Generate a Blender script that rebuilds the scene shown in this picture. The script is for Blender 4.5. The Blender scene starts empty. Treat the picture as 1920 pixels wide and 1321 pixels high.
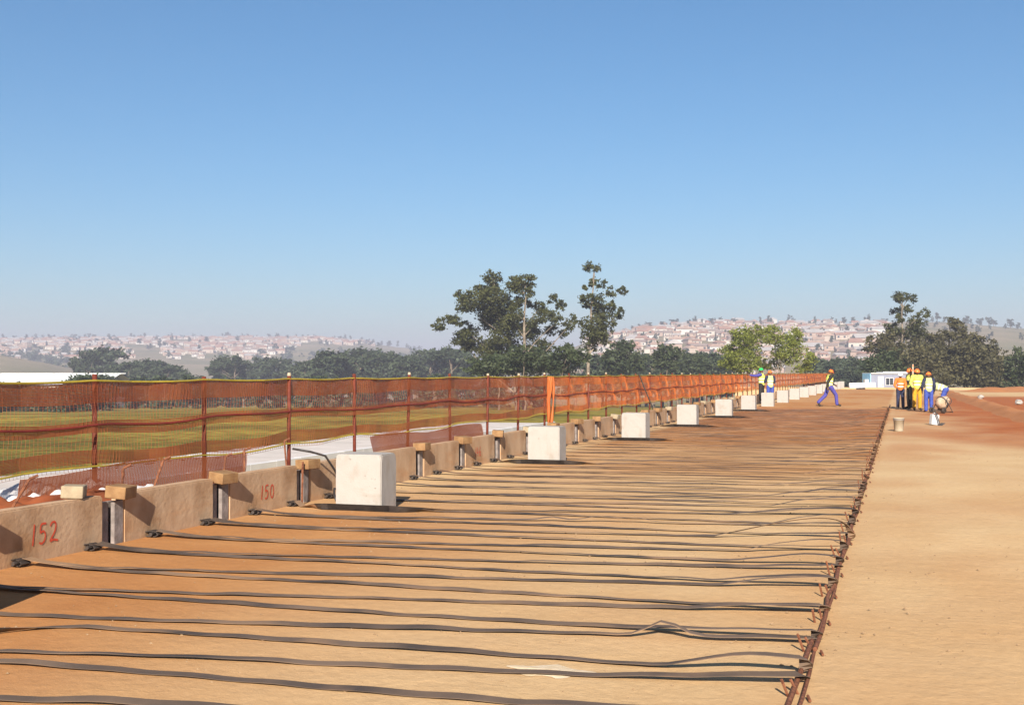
import bpy, bmesh, math, random
import numpy as np
from mathutils import Vector, Matrix
R = math.radians
rng = np.random.default_rng(7)
random.seed(7)
scene = bpy.context.scene
col = scene.collection

# ------------------------------------------------------------------ camera
F = 2240.0; TH = math.atan(728 / F); CT, ST = math.cos(TH), math.sin(TH)
CAMH = 1.6
cd = bpy.data.cameras.new('camera'); cam = bpy.data.objects.new('camera', cd); col.objects.link(cam)
cd.sensor_width = 36; cd.lens = 36 * F / 1920; cd.clip_end = 30000; cd.clip_start = 0.05
cam.location = (0, 0, CAMH)
cam.rotation_euler = (R(90) + math.atan(37.5 / F), 0, TH)
scene.camera = cam
# ------------------------------------------------------------------ sky, sun, exposure
SUN_EL = R(27.5); SUN_HEAD = R(14)         # light travels 14 degrees left of the wall's direction (+Y)
w = bpy.data.worlds.new('World'); scene.world = w; w.use_nodes = True
nt = w.node_tree; bgn = nt.nodes['Background']
sk = nt.nodes.new('ShaderNodeTexSky'); sk.sky_type = 'NISHITA'; sk.sun_disc = False
sk.sun_elevation = SUN_EL; sk.sun_rotation = math.pi - SUN_HEAD
sk.altitude = 0; sk.air_density = 1.0; sk.dust_density = 0.8; sk.ozone_density = 5.5
hs = nt.nodes.new('ShaderNodeHueSaturation'); hs.inputs['Saturation'].default_value = 1.14; hs.inputs['Hue'].default_value = .494
nt.links.new(sk.outputs[0], hs.inputs['Color']); nt.links.new(hs.outputs[0], bgn.inputs[0]); bgn.inputs[1].default_value = 0.0535
sd = bpy.data.lights.new('sun', 'SUN'); so = bpy.data.objects.new('sun', sd); col.objects.link(so)
sd.energy = 5.0; sd.angle = R(0.55); sd.color = (1.0, 0.91, 0.80)
ldir = Vector((-math.sin(SUN_HEAD) * math.cos(SUN_EL), math.cos(SUN_HEAD) * math.cos(SUN_EL), -math.sin(SUN_EL)))
so.rotation_euler = ldir.to_track_quat('-Z', 'Y').to_euler()
so.location = (20, -40, 60)
vs = scene.view_settings
vs.view_transform = 'Standard'; vs.look = 'None'; vs.exposure = 1.14; vs.gamma = 1.0
scene.cycles.max_bounces = 6; scene.cycles.transparent_max_bounces = 24
scene.cycles.volume_bounces = 0
scene.cycles.use_denoising = True

# ------------------------------------------------------------------ helpers
def W(X, Z, z=0.0):                      # camera frame (right, depth) -> world
    return Vector((-Z * ST + X * CT, Z * CT + X * ST, z))
def at(px, py, Z):                       # direction of the photograph at depth Z, real metres
    return W((px - 960) / F * Z, Z, CAMH + (698 - py) / F * Z)
def tag(o, label=None, cat=None, group=None, kind=None):
    if label: o['label'] = label
    if cat: o['category'] = cat
    if group: o['group'] = group
    if kind: o['kind'] = kind
    return o
def empty(name, loc=(0, 0, 0), rz=0):
    o = bpy.data.objects.new(name, None); col.objects.link(o)
    o.location = loc; o.rotation_euler = (0, 0, rz); o.empty_display_size = .2
    return o
def link(name, me, parent=None, loc=None, rot=None):
    o = bpy.data.objects.new(name, me); col.objects.link(o)
    if parent: o.parent = parent
    if loc is not None: o.location = loc
    if rot is not None: o.rotation_euler = rot
    return o
def copy_tree(o, parent=None):
    c = o.copy(); col.objects.link(c); c.parent = parent
    for ch in list(o.children): copy_tree(ch, c)
    return c
class MB:
    def __init__(s): s.v = []; s.f = []; s.m = []; s.mi = 0
    def add(s, vs_, fs):
        k = len(s.v); s.v += [tuple(p) for p in vs_]; s.f += [tuple(i + k for i in f) for f in fs]; s.m += [s.mi] * len(fs)
    def box(s, c, d, M=None):
        x, y, z = [q / 2 for q in d]
        vs_ = [Vector((a * x, b * y, e * z)) for e in (-1, 1) for a, b in ((-1, -1), (1, -1), (1, 1), (-1, 1))]
        if M is not None: vs_ = [M @ q for q in vs_]
        c = Vector(c)
        s.add([c + q for q in vs_], [(3, 2, 1, 0), (4, 5, 6, 7), (0, 1, 5, 4), (1, 2, 6, 5), (2, 3, 7, 6), (3, 0, 4, 7)])
    def tube(s, pts, rad, n=6, cap=True):
        pts = [Vector(p) for p in pts]; k = len(pts)
        rr = rad if hasattr(rad, '__len__') else [rad] * k
        vs_ = []; up = None
        for i, p in enumerate(pts):
            t = (pts[min(i + 1, k - 1)] - pts[max(i - 1, 0)]).normalized()
            if up is None:
                up = t.orthogonal().normalized()
            else:
                up = (up - t * up.dot(t)); up = up.normalized() if up.length > 1e-6 else t.orthogonal().normalized()
            b = t.cross(up)
            for j in range(n):
                a = 2 * math.pi * j / n
                vs_.append(p + (up * math.cos(a) + b * math.sin(a)) * rr[i])
        fs = [(i * n + j, i * n + (j + 1) % n, (i + 1) * n + (j + 1) % n, (i + 1) * n + j) for i in range(k - 1) for j in range(n)]
        if cap: fs += [tuple(range(n))[::-1], tuple((k - 1) * n + j for j in range(n))]
        s.add(vs_, fs)
    def lathe(s, prof, n=20, M=None, c=(0, 0, 0)):
        vs_ = []
        for r_, z_ in prof:
            for j in range(n):
                a = 2 * math.pi * j / n; q = Vector((r_ * math.cos(a), r_ * math.sin(a), z_))
                vs_.append((M @ q if M is not None else q) + Vector(c))
        k = len(prof)
        fs = [(i * n + j, i * n + (j + 1) % n, (i + 1) * n + (j + 1) % n, (i + 1) * n + j) for i in range(k - 1) for j in range(n)]
        s.add(vs_, fs)
    def mesh(s, name, mats, smooth=False):
        me = bpy.data.meshes.new(name); me.from_pydata(s.v, [], s.f)
        for m in (mats if isinstance(mats, (list, tuple)) else [mats]): me.materials.append(m)
        me.polygons.foreach_set('material_index', s.m)
        if smooth: me.polygons.foreach_set('use_smooth', [True] * len(s.f))
        me.update(); return me
    def build(s, name, mats, parent=None, smooth=False, loc=None, rot=None):
        return link(name, s.mesh(name, mats, smooth), parent, loc, rot)
def bevel_mesh(me, wdt, seg=1):
    bm = bmesh.new(); bm.from_mesh(me)
    bmesh.ops.bevel(bm, geom=bm.edges[:], offset=wdt, segments=seg, affect='EDGES', profile=.6)
    bm.to_mesh(me); bm.free(); return me
def quads_mesh(name, V, mat, tint=None, nper=4, smooth=False):
    """V: (n*nper,3) array, one face per nper vertices"""
    me = bpy.data.meshes.new(name); n = len(V) // nper
    me.vertices.add(len(V)); me.vertices.foreach_set('co', np.ascontiguousarray(V, dtype=np.float32).ravel())
    me.loops.add(n * nper); me.loops.foreach_set('vertex_index', np.arange(n * nper, dtype=np.int32))
    me.polygons.add(n); me.polygons.foreach_set('loop_start', np.arange(0, n * nper, nper, dtype=np.int32))
    try: me.polygons.foreach_set('loop_total', np.full(n, nper, dtype=np.int32))
    except Exception: pass
    if tint is not None:
        at_ = me.attributes.new('tint', 'FLOAT', 'POINT'); at_.data.foreach_set('value', np.repeat(tint, nper).astype(np.float32))
    me.materials.append(mat); me.update(calc_edges=True); me.validate()
    return me
def grid_mesh(name, P, mat, attrs=None, smooth=True):
    """P: (ny,nx,3)"""
    ny, nx = P.shape[:2]
    i = np.arange(ny * nx).reshape(ny, nx)
    q = np.stack([i[:-1, :-1], i[:-1, 1:], i[1:, 1:], i[1:, :-1]], -1).reshape(-1, 4)
    me = bpy.data.meshes.new(name)
    me.vertices.add(ny * nx); me.vertices.foreach_set('co', P.astype(np.float32).ravel())
    me.loops.add(q.size); me.loops.foreach_set('vertex_index', q.astype(np.int32).ravel())
    me.polygons.add(len(q)); me.polygons.foreach_set('loop_start', np.arange(0, q.size, 4, dtype=np.int32))
    if attrs:
        for k, a in attrs.items():
            at_ = me.attributes.new(k, 'FLOAT', 'POINT'); at_.data.foreach_set('value', a.astype(np.float32).ravel())
    me.materials.append(mat); me.update(calc_edges=True)
    if smooth: me.polygons.foreach_set('use_smooth', [True] * len(q))
    return me
def vnoise(x, y, seed=0):                 # smooth value noise on arrays
    xi = np.floor(x).astype(int); yi = np.floor(y).astype(int); fx = x - xi; fy = y - yi
    fx = fx * fx * (3 - 2 * fx); fy = fy * fy * (3 - 2 * fy)
    def h(a, b):
        n = (a * 374761393 + b * 668265263 + seed * 1442695041) & 0x7fffffff
        n = ((n ^ (n >> 13)) * 1274126177) & 0x7fffffff
        return ((n ^ (n >> 16)) & 0xffff) / 65535.0
    return (h(xi, yi) * (1 - fx) + h(xi + 1, yi) * fx) * (1 - fy) + (h(xi, yi + 1) * (1 - fx) + h(xi + 1, yi + 1) * fx) * fy
def fbm(x, y, seed=0, o=4):
    r = 0; a = .5
    for k in range(o): r = r + a * vnoise(x * 2 ** k, y * 2 ** k, seed + k); a *= .5
    return r / .9375
def sstep(a, b, x): t = np.clip((x - a) / (b - a), 0, 1); return t * t * (3 - 2 * t)

# ------------------------------------------------------------------ materials
def mat(name, c1, c2=None, scale=5.0, rough=.8, bump=0, bscale=40, metal=0, spec=.3, detail=6, c3=None, s3=1.0, transl=0, lo=.35, hi=.65):
    m = bpy.data.materials.new(name); m.use_nodes = True; t = m.node_tree; b = t.nodes['Principled BSDF']
    b.inputs['Roughness'].default_value = rough; b.inputs['Metallic'].default_value = metal
    b.inputs['Specular IOR Level'].default_value = spec
    tc = t.nodes.new('ShaderNodeTexCoord'); src = tc.outputs['Object']
    if c2 is None: b.inputs['Base Color'].default_value = (*c1, 1)
    else:
        n = t.nodes.new('ShaderNodeTexNoise'); n.inputs['Scale'].default_value = scale; n.inputs['Detail'].default_value = detail
        t.links.new(src, n.inputs['Vector'])
        r = t.nodes.new('ShaderNodeValToRGB'); r.color_ramp.elements[0].position = lo; r.color_ramp.elements[1].position = hi
        r.color_ramp.elements[0].color = (*c1, 1); r.color_ramp.elements[1].color = (*c2, 1)
        t.links.new(n.outputs['Fac'], r.inputs[0]); out = r.outputs[0]
        if c3 is not None:
            n3 = t.nodes.new('ShaderNodeTexNoise'); n3.inputs['Scale'].default_value = s3; n3.inputs['Detail'].default_value = 8
            t.links.new(src, n3.inputs['Vector'])
            r3 = t.nodes.new('ShaderNodeValToRGB'); r3.color_ramp.elements[0].position = .52; r3.color_ramp.elements[1].position = .66
            t.links.new(n3.outputs['Fac'], r3.inputs[0])
            mx = t.nodes.new('ShaderNodeMixRGB'); t.links.new(r3.outputs[0], mx.inputs[0]); t.links.new(out, mx.inputs[1]); mx.inputs[2].default_value = (*c3, 1)
            out = mx.outputs[0]
        t.links.new(out, b.inputs['Base Color'])
    if bump:
        nb = t.nodes.new('ShaderNodeTexNoise'); nb.inputs['Scale'].default_value = bscale; nb.inputs['Detail'].default_value = 8
        t.links.new(src, nb.inputs['Vector'])
        bp = t.nodes.new('ShaderNodeBump'); bp.inputs['Strength'].default_value = bump; bp.inputs['Distance'].default_value = .02
        t.links.new(nb.outputs['Fac'], bp.inputs['Height']); t.links.new(bp.outputs[0], b.inputs['Normal'])
    if transl:
        tr = t.nodes.new('ShaderNodeBsdfTranslucent'); tr.inputs[0].default_value = (*c1, 1)
        mxs = t.nodes.new('ShaderNodeMixShader'); mxs.inputs[0].default_value = transl
        o = t.nodes['Material Output']
        t.links.new(b.outputs[0], mxs.inputs[1]); t.links.new(tr.outputs[0], mxs.inputs[2]); t.links.new(mxs.outputs[0], o.inputs[0])
    return m
def leaf_mat(name, c1, c2, transl=.25):
    m = bpy.data.materials.new(name); m.use_nodes = True; t = m.node_tree; b = t.nodes['Principled BSDF']
    b.inputs['Roughness'].default_value = .6; b.inputs['Specular IOR Level'].default_value = .25
    a = t.nodes.new('ShaderNodeAttribute'); a.attribute_name = 'tint'
    r = t.nodes.new('ShaderNodeValToRGB'); r.color_ramp.elements[0].color = (*c1, 1); r.color_ramp.elements[1].color = (*c2, 1)
    t.links.new(a.outputs['Fac'], r.inputs[0]); t.links.new(r.outputs[0], b.inputs['Base Color'])
    tr = t.nodes.new('ShaderNodeBsdfTranslucent'); t.links.new(r.outputs[0], tr.inputs[0])
    mx = t.nodes.new('ShaderNodeMixShader'); mx.inputs[0].default_value = transl
    t.links.new(b.outputs[0], mx.inputs[1]); t.links.new(tr.outputs[0], mx.inputs[2]); t.links.new(mx.outputs[0], t.nodes['Material Output'].inputs[0])
    return m
M = {}
M['panel'] = mat('panel_concrete', (.40, .262, .155), (.48, .33, .205), 2.2, .9, .30, 18, c3=(.36, .225, .125), s3=1.3)
M['block'] = _b = mat('block_concrete', (.320, .296, .266), (.338, .316, .286), 3, .85, .15, 60, c3=(.305, .28, .25), s3=3.5)
def add_marks(m, vec_scale, lo, hi, dark, amount):
    """stains or pits with a shape of their own, multiplied into the colour"""
    t = m.node_tree; b = t.nodes['Principled BSDF']; src = b.inputs['Base Color'].links[0].from_socket
    tc = t.nodes.new('ShaderNodeTexCoord'); mp = t.nodes.new('ShaderNodeMapping'); mp.inputs['Scale'].default_value = vec_scale
    oi = t.nodes.new('ShaderNodeObjectInfo'); ad = t.nodes.new('ShaderNodeVectorMath'); ad.operation = 'ADD'
    t.links.new(tc.outputs['Object'], mp.inputs[0]); t.links.new(mp.outputs[0], ad.inputs[0])
    sc_ = t.nodes.new('ShaderNodeMath'); sc_.operation = 'MULTIPLY'; sc_.inputs[1].default_value = 50; t.links.new(oi.outputs['Random'], sc_.inputs[0]); t.links.new(sc_.outputs[0], ad.inputs[1])
    n = t.nodes.new('ShaderNodeTexNoise'); n.inputs['Scale'].default_value = 1; n.inputs['Detail'].default_value = 5; t.links.new(ad.outputs[0], n.inputs['Vector'])
    r = t.nodes.new('ShaderNodeValToRGB'); r.color_ramp.elements[0].position = lo; r.color_ramp.elements[1].position = hi
    r.color_ramp.elements[0].color = (1, 1, 1, 1); r.color_ramp.elements[1].color = (*dark, 1); t.links.new(n.outputs['Fac'], r.inputs[0])
    x = t.nodes.new('ShaderNodeMixRGB'); x.blend_type = 'MULTIPLY'; x.inputs[0].default_value = amount
    t.links.new(src, x.inputs[1]); t.links.new(r.outputs[0], x.inputs[2]); t.links.new(x.outputs[0], b.inputs['Base Color'])
add_marks(M['block'], (30, 30, 30), .68, .72, (.55, .52, .48), .8)
add_marks(M['block'], (6, 6, 2.2), .56, .74, (.80, .74, .66), .6)
add_marks(M['block'], (2.5, 2.5, 5), .60, .68, (.86, .83, .78), .6)
add_marks(M['panel'], (3.5, 3.5, 1.8), .48, .70, (.74, .66, .58), .7)
add_marks(M['panel'], (1.5, 1.5, 5), .50, .68, (1.0, .86, .72), .7)
add_marks(M['panel'], (45, 45, 45), .68, .72, (.5, .45, .4), .8)
M['board'] = mat('grey_board', (.16, .135, .12), (.26, .22, .20), 9, .85, .3, 30)
M['timber'] = mat('raw_timber', (.19, .10, .042), (.28, .165, .072), 7, .8, .3, 50)
M['timber_grey'] = mat('weathered_timber', (.24, .185, .12), (.34, .28, .18), 7, .85, .3, 50)
M['redpaint'] = mat('red_paint', (.50, .045, .02), (.58, .09, .04), 40, .7)
M['strap'] = mat('strap_polymer', (.055, .041, .033), (.16, .108, .072), 1.4, .75, 0, spec=.25, c3=(.27, .165, .092), s3=.8)
M['strapdusty'] = mat('strap_dusty', (.085, .052, .034), (.19, .115, .068), 1.4, .85, 0, spec=.15, c3=(.28, .165, .09), s3=.8)
M['strapblack'] = mat('strap_black', (.022, .018, .017), (.05, .04, .034), 6, .5, spec=.35)
M['rust'] = mat('rusty_steel', (.10, .035, .018), (.22, .085, .04), 30, .85, .3, 90)
M['post'] = mat('fence_post_paint', (.095, .018, .010), (.15, .034, .017), 14, .7, .2, 40)
M['net'] = mat('orange_netting', (.31, .082, .033), (.38, .12, .042), 1.5, .6, transl=.3)
M['netnew'] = mat('bright_orange_netting', (.50, .125, .030), (.58, .18, .045), 1.5, .6, transl=.3)
M['cord_y'] = mat('yellow_cord', (.36, .28, .022), (.44, .33, .04), 10, .6)
M['cord_r'] = mat('red_cord', (.17, .022, .014), (.22, .032, .02), 10, .6)
M['cloth'] = mat('white_geotextile', (.52, .50, .48), (.60, .58, .56), 4, .9, .3, 20)
M['road'] = mat('road_concrete', (.47, .42, .37), (.56, .50, .45), .6, .9, .1, 10)
M['kerb'] = mat('kerb_white', (.56, .54, .52), (.62, .60, .58), 1, .85)
M['soil'] = mat('loose_soil', (.34, .17, .075), (.50, .28, .13), 1.5, .95, .5, 12)
M['bark'] = mat('pale_bark', (.12, .095, .07), (.25, .205, .155), 1.2, .9, .3, 6)
M['barkd'] = mat('dark_bark', (.09, .07, .05), (.18, .14, .10), 1.5, .9, .3, 6)
M['euc'] = leaf_mat('gum_leaves', (.016, .024, .007), (.098, .10, .028))
M['dark'] = leaf_mat('dark_leaves', (.020, .034, .014), (.075, .092, .036))
M['brownish'] = leaf_mat('dusty_leaves', (.026, .027, .011), (.13, .115, .05))
M['lime'] = leaf_mat('young_leaves', (.085, .112, .015), (.28, .30, .062), .35)
M['far'] = leaf_mat('far_leaves', (.022, .036, .020), (.070, .090, .042))
M['white'] = mat('white_paint', (.42, .42, .41), (.47, .47, .46), 2, .6)
M['pale'] = mat('pale_plastic', (.36, .30, .205), (.41, .355, .26), 6, .55)
M['glass'] = mat('dark_glass', (.03, .035, .045), rough=.15, spec=.6)
M['blue_pale'] = mat('pale_blue_paint', (.22, .46, .66), (.30, .54, .72), 2, .6)
M['wallw'] = mat('office_wall', (.18, .195, .25), (.215, .23, .285), 1.5, .6)
M['roofw'] = mat('white_roof_sheet', (.62, .64, .62), (.68, .69, .68), .05, .5)
M['roofteal'] = mat('pale_roof_sheet', (.66, .74, .71), (.72, .79, .76), .05, .5)
M['cream'] = mat('cream_wall', (.50, .46, .38), (.56, .51, .44), .08, .8)
M['skin'] = mat('skin', (.085, .045, .028), (.12, .065, .04), 20, .55)
M['hair'] = mat('hair', (.01, .008, .007))
M['lime_vest'] = mat('lime_vest', (.43, .43, .075), (.48, .48, .11), 12, .7, .7, 14)
M['pale_vest'] = mat('pale_lime_vest', (.40, .43, .17), (.45, .48, .24), 12, .7, .7, 14)
M['orange_vest'] = mat('orange_vest', (.52, .135, .02), (.58, .17, .03), 12, .7, .7, 14)
M['silver'] = mat('reflective_tape', (.72, .72, .66), rough=.4)
M['blue'] = mat('blue_overall', (.035, .055, .24), (.05, .08, .32), 14, .85, .8, 14)
M['navy'] = mat('navy_cloth', (.015, .018, .045), (.03, .034, .07), 14, .85, .8, 14)
M['purple'] = mat('indigo_cloth', (.05, .045, .20), (.07, .06, .27), 14, .85, .8, 14)
M['black'] = mat('dark_cloth', (.014, .013, .013), (.028, .025, .023), 14, .85)
M['yellow'] = mat('yellow_overall', (.44, .225, .012), (.50, .27, .022), 14, .85, .8, 14)
M['hat_o'] = mat('orange_helmet', (.82, .17, .03), rough=.35)
M['hat_g'] = mat('green_helmet', (.03, .42, .10), rough=.35)
M['hat_w'] = mat('white_helmet', (.80, .78, .74), rough=.35)
M['boot'] = mat('dark_boot', (.025, .018, .014), (.05, .036, .026), 20, .7)
M['drum'] = mat('dusty_drum', (.30, .20, .12), (.48, .36, .25), 5, .8, .2, 20)
M['darksteel'] = mat('dark_steel', (.04, .036, .034), (.08, .07, .06), 12, .6)
M['pebble'] = mat('pebble', (.20, .125, .065), (.27, .18, .10), 30, .9)

# sandy pad: colour from the soil itself (red fill laid over yellow sand), with grain and clods
def pad_mat():
    m = bpy.data.materials.new('compacted_sand'); m.use_nodes = True; t = m.node_tree; b = t.nodes['Principled BSDF']
    b.inputs['Roughness'].default_value = .95; b.inputs['Specular IOR Level'].default_value = .12
    tc = t.nodes.new('ShaderNodeTexCoord'); src = tc.outputs['Object']
    def noise(s, d=6, rgh=.6):
        n = t.nodes.new('ShaderNodeTexNoise'); n.inputs['Scale'].default_value = s; n.inputs['Detail'].default_value = d; n.inputs['Roughness'].default_value = rgh
        t.links.new(src, n.inputs['Vector']); return n.outputs['Fac']
    def ramp(f, p0, c0, p1, c1):
        r = t.nodes.new('ShaderNodeValToRGB'); r.color_ramp.elements[0].position = p0; r.color_ramp.elements[1].position = p1
        r.color_ramp.elements[0].color = (*c0, 1); r.color_ramp.elements[1].color = (*c1, 1); t.links.new(f, r.inputs[0]); return r.outputs[0]
    def mix(f, a, c, typ='MIX'):
        x = t.nodes.new('ShaderNodeMixRGB'); x.blend_type = typ
        if isinstance(f, (int, float)): x.inputs[0].default_value = f
        else: t.links.new(f, x.inputs[0])
        t.links.new(a, x.inputs[1]); t.links.new(c, x.inputs[2]); return x.outputs[0]
    sand = ramp(noise(.55), .3, (.57, .415, .22), .7, (.67, .52, .30))
    orange = ramp(noise(.8), .3, (.385, .17, .058), .7, (.46, .228, .085))
    red = ramp(noise(.9), .3, (.31, .092, .028), .7, (.40, .14, .047))
    a1 = t.nodes.new('ShaderNodeAttribute'); a1.attribute_name = 'orange'
    a2 = t.nodes.new('ShaderNodeAttribute'); a2.attribute_name = 'red'
    c = mix(a1.outputs['Fac'], sand, orange); c = mix(a2.outputs['Fac'], c, red)
    fine = ramp(noise(14, 8, .75), .28, (.78, .74, .70), .72, (1.0, 1.0, 1.0))
    c = mix(.75, c, fine, 'MULTIPLY')
    speck = ramp(noise(60, 4, .8), .62, (1, 1, 1), .72, (.62, .50, .42))
    c = mix(.55, c, speck, 'MULTIPLY')
    t.links.new(c, b.inputs['Base Color'])
    bp = t.nodes.new('ShaderNodeBump'); bp.inputs['Strength'].default_value = .35; bp.inputs['Distance'].default_value = .02
    t.links.new(noise(9, 10, .7), bp.inputs['Height'])
    bp2 = t.nodes.new('ShaderNodeBump'); bp2.inputs['Strength'].default_value = .35; bp2.inputs['Distance'].default_value = .05
    t.links.new(noise(3.2, 8, .65), bp2.inputs['Height']); t.links.new(bp.outputs[0], bp2.inputs['Normal'])
    t.links.new(bp2.outputs[0], b.inputs['Normal'])
    return m
M['pad'] = pad_mat()
def terrain_mat():
    m = bpy.data.materials.new('grassland'); m.use_nodes = True; t = m.node_tree; b = t.nodes['Principled BSDF']
    b.inputs['Roughness'].default_value = .95; b.inputs['Specular IOR Level'].default_value = .1
    tc = t.nodes.new('ShaderNodeTexCoord'); src = tc.outputs['Object']
    def nz(s, d=8):
        n = t.nodes.new('ShaderNodeTexNoise'); n.inputs['Scale'].default_value = s; n.inputs['Detail'].default_value = d; t.links.new(src, n.inputs['Vector']); return n.outputs['Fac']
    def ramp(f, p0, c0, p1, c1):
        r = t.nodes.new('ShaderNodeValToRGB'); r.color_ramp.elements[0].position = p0; r.color_ramp.elements[1].position = p1
        r.color_ramp.elements[0].color = (*c0, 1); r.color_ramp.elements[1].color = (*c1, 1); t.links.new(f, r.inputs[0]); return r.outputs[0]
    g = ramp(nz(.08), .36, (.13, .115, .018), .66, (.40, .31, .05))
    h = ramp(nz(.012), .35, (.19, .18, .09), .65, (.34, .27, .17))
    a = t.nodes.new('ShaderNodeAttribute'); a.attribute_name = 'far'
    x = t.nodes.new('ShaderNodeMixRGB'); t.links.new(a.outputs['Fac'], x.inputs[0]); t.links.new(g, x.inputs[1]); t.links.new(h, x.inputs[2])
    f = ramp(nz(.9), .34, (.5, .46, .42), .62, (1, 1, 1))
    y = t.nodes.new('ShaderNodeMixRGB'); y.blend_type = 'MULTIPLY'; y.inputs[0].default_value = 1
    t.links.new(x.outputs[0], y.inputs[1]); t.links.new(f, y.inputs[2]); t.links.new(y.outputs[0], b.inputs['Base Color'])
    bp = t.nodes.new('ShaderNodeBump'); bp.inputs['Strength'].default_value = .6; bp.inputs['Distance'].default_value = .2
    t.links.new(nz(3), bp.inputs['Height']); t.links.new(bp.outputs[0], b.inputs['Normal'])
    return m
M['terrain'] = terrain_mat()

# ------------------------------------------------------------------ terrain
RIDGE_L = 2600.0; RIDGE_R = 1500.0
def ridge_left(px):  return np.interp(px, [-3000, -600, 0, 200, 420, 600, 680, 760, 850, 960, 1100, 1300], [640, 650, 646, 642, 640, 639, 645, 655, 668, 684, 700, 720])
def ridge_right(px): return np.interp(px, [700, 900, 1040, 1100, 1160, 1230, 1350, 1500, 1600, 1700, 1800, 1920, 2200, 3000], [760, 730, 668, 640, 620, 610, 607, 609, 609, 606, 611, 623, 640, 640])
def terr(X, Z):
    X = np.asarray(X, float); Z = np.asarray(Z, float)
    r = np.hypot(X, Z); zz = np.maximum(Z, 0.35 * r + 1e-6)
    px = 960 + F * np.clip(X / zz, -1.8, 1.2)
    base = np.interp(r, [0, 110, 180, 300, 500, 800, 1200], [-2.2, -2.2, -4, -7, -12, -17, -17])
    Hl = CAMH + (698 - ridge_left(px)) / F * RIDGE_L; Hr = CAMH + (698 - ridge_right(px)) / F * RIDGE_R
    sl = sstep(900, RIDGE_L, r) ** .8; sr = np.clip((r - 620) / (RIDGE_R - 620), 0, 1); sr = sr * (1.35 - .35 * sr)
    hl = base + (Hl - base) * sl; hr = base + (Hr - base) * sr
    hl -= np.maximum(r - RIDGE_L, 0) * .02; hr -= np.maximum(r - RIDGE_R, 0) * .03
    hf = np.interp(px, [-3000, -300, 0, 90, 170, 260], [18, 18, 16, 9, 0, -40])      # near grassy spur, left
    hn = base + (hf - base) * np.exp(-((r - 1150) / 220.0) ** 2)
    h = np.maximum(np.maximum(hl, hr), np.where(px < 250, hn, -99))
    wx = -Z * ST + X * CT; wy = Z * CT + X * ST
    h = h + (fbm(wx / 60, wy / 60, 3) - .5) * np.clip((r - 200) / 150, 0, 5)
    return h
ang = np.concatenate([np.linspace(-180, -32, 50)[:-1], np.linspace(-32, 30, 280), np.linspace(30, 180, 50)[1:]])
rr = np.concatenate([np.linspace(0.5, 200, 34)[:-1], np.geomspace(200, 700, 30)[:-1], np.linspace(700, 3000, 80)[:-1], np.geomspace(3000, 9000, 14)])
A_, R_ = np.meshgrid(np.radians(ang), rr)
TX, TZ = R_ * np.sin(A_), R_ * np.cos(A_)
Hh = terr(TX, TZ)
P = np.stack([-TZ * ST + TX * CT, TZ * CT + TX * ST, Hh], -1)
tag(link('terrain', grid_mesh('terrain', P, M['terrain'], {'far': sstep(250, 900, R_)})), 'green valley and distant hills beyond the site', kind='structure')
def ground_z(p):
    X = p.x * CT + p.y * ST; Z = -p.x * ST + p.y * CT
    return float(terr(np.array([X]), np.array([Z]))[0])

# earth pad: the compacted working platform
LW = 6.97                                  # wall face at x = -LW
xs = np.concatenate([np.linspace(-LW - .1, 6, 90), np.linspace(6.3, 60, 60)]); ys = np.concatenate([np.linspace(-30, 60, 280)[:-1], np.linspace(60, 140, 110)])
XX, YY = np.meshgrid(xs, ys)
zz = (fbm(XX / 2.2, YY / 2.2, 11) - .5) * .035 + (fbm(XX / .5, YY / .5, 5) - .5) * .012
zz += sstep(1.0, 3.5, XX) * sstep(24, 34, YY) * (1 - sstep(80, 90, YY)) * (fbm(XX / 3, YY / 4, 17) - .3) * .10
zz += (XX > .2) * .006 * np.sin(XX * 3.1 + .5 * np.sin(YY * .21)) * (.4 + fbm(XX / 3, YY / 9, 91))
zz *= np.where((XX > -7) & (XX < -.3) & (YY < 56), .45, 1)
zz -= sstep(118, 136, YY) * 3.4 + sstep(48, 60, XX) * 3.4
matz = sstep(-6.6, -6.2, XX) * (1 - sstep(-.62, -.35, XX))
orange = np.clip(matz * (.10 + .45 * sstep(9, 34, YY)) + .26 + .25 * sstep(.45, .7, fbm(XX / 2.5, YY / 4, 21)) + .85 * (1 - sstep(-6.8, -1.5, XX)) * (1 - sstep(9, 17, YY)), 0, 1)
red = np.clip(matz * sstep(22, 46, YY) * (1 - sstep(53, 57, YY)) * .65 + (.25 + .75 * sstep(-.6, 3.2, XX + (fbm(XX / 1.5, YY / 3, 8) - .5) * 4)) * sstep(-.5, -.2, XX) * sstep(22, 36, YY + (fbm(XX / 2, YY / 6, 9) - .5) * 12) * (1 - sstep(80, 92, YY)) * 1.0
              + .10 * sstep(.45, .7, fbm(XX / 1.6, YY / 2.5, 31)), 0, 1)
tag(link('earth_pad', grid_mesh('earth_pad', np.stack([XX, YY, zz], -1), M['pad'], {'orange': orange, 'red': red})), 'flat compacted sandy earth platform', kind='structure')

# shelf and slope outside the wall
yv = np.linspace(-30, 140, 180); prof = [(-LW - .12, .30), (-7.5, .30), (-8.2, .26), (-9.5, -.6), (-12.2, -2.35)]
Pm = np.array([[[x, y, z + .04 * math.sin(y * 2.1 + x) * (1 if j else 0)] for j, (x, z) in enumerate(prof)] for y in yv])
tag(link('embankment', grid_mesh('embankment', Pm[:, ::-1], M['soil'])), 'brown earth slope outside the retaining wall', kind='structure')
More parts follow.
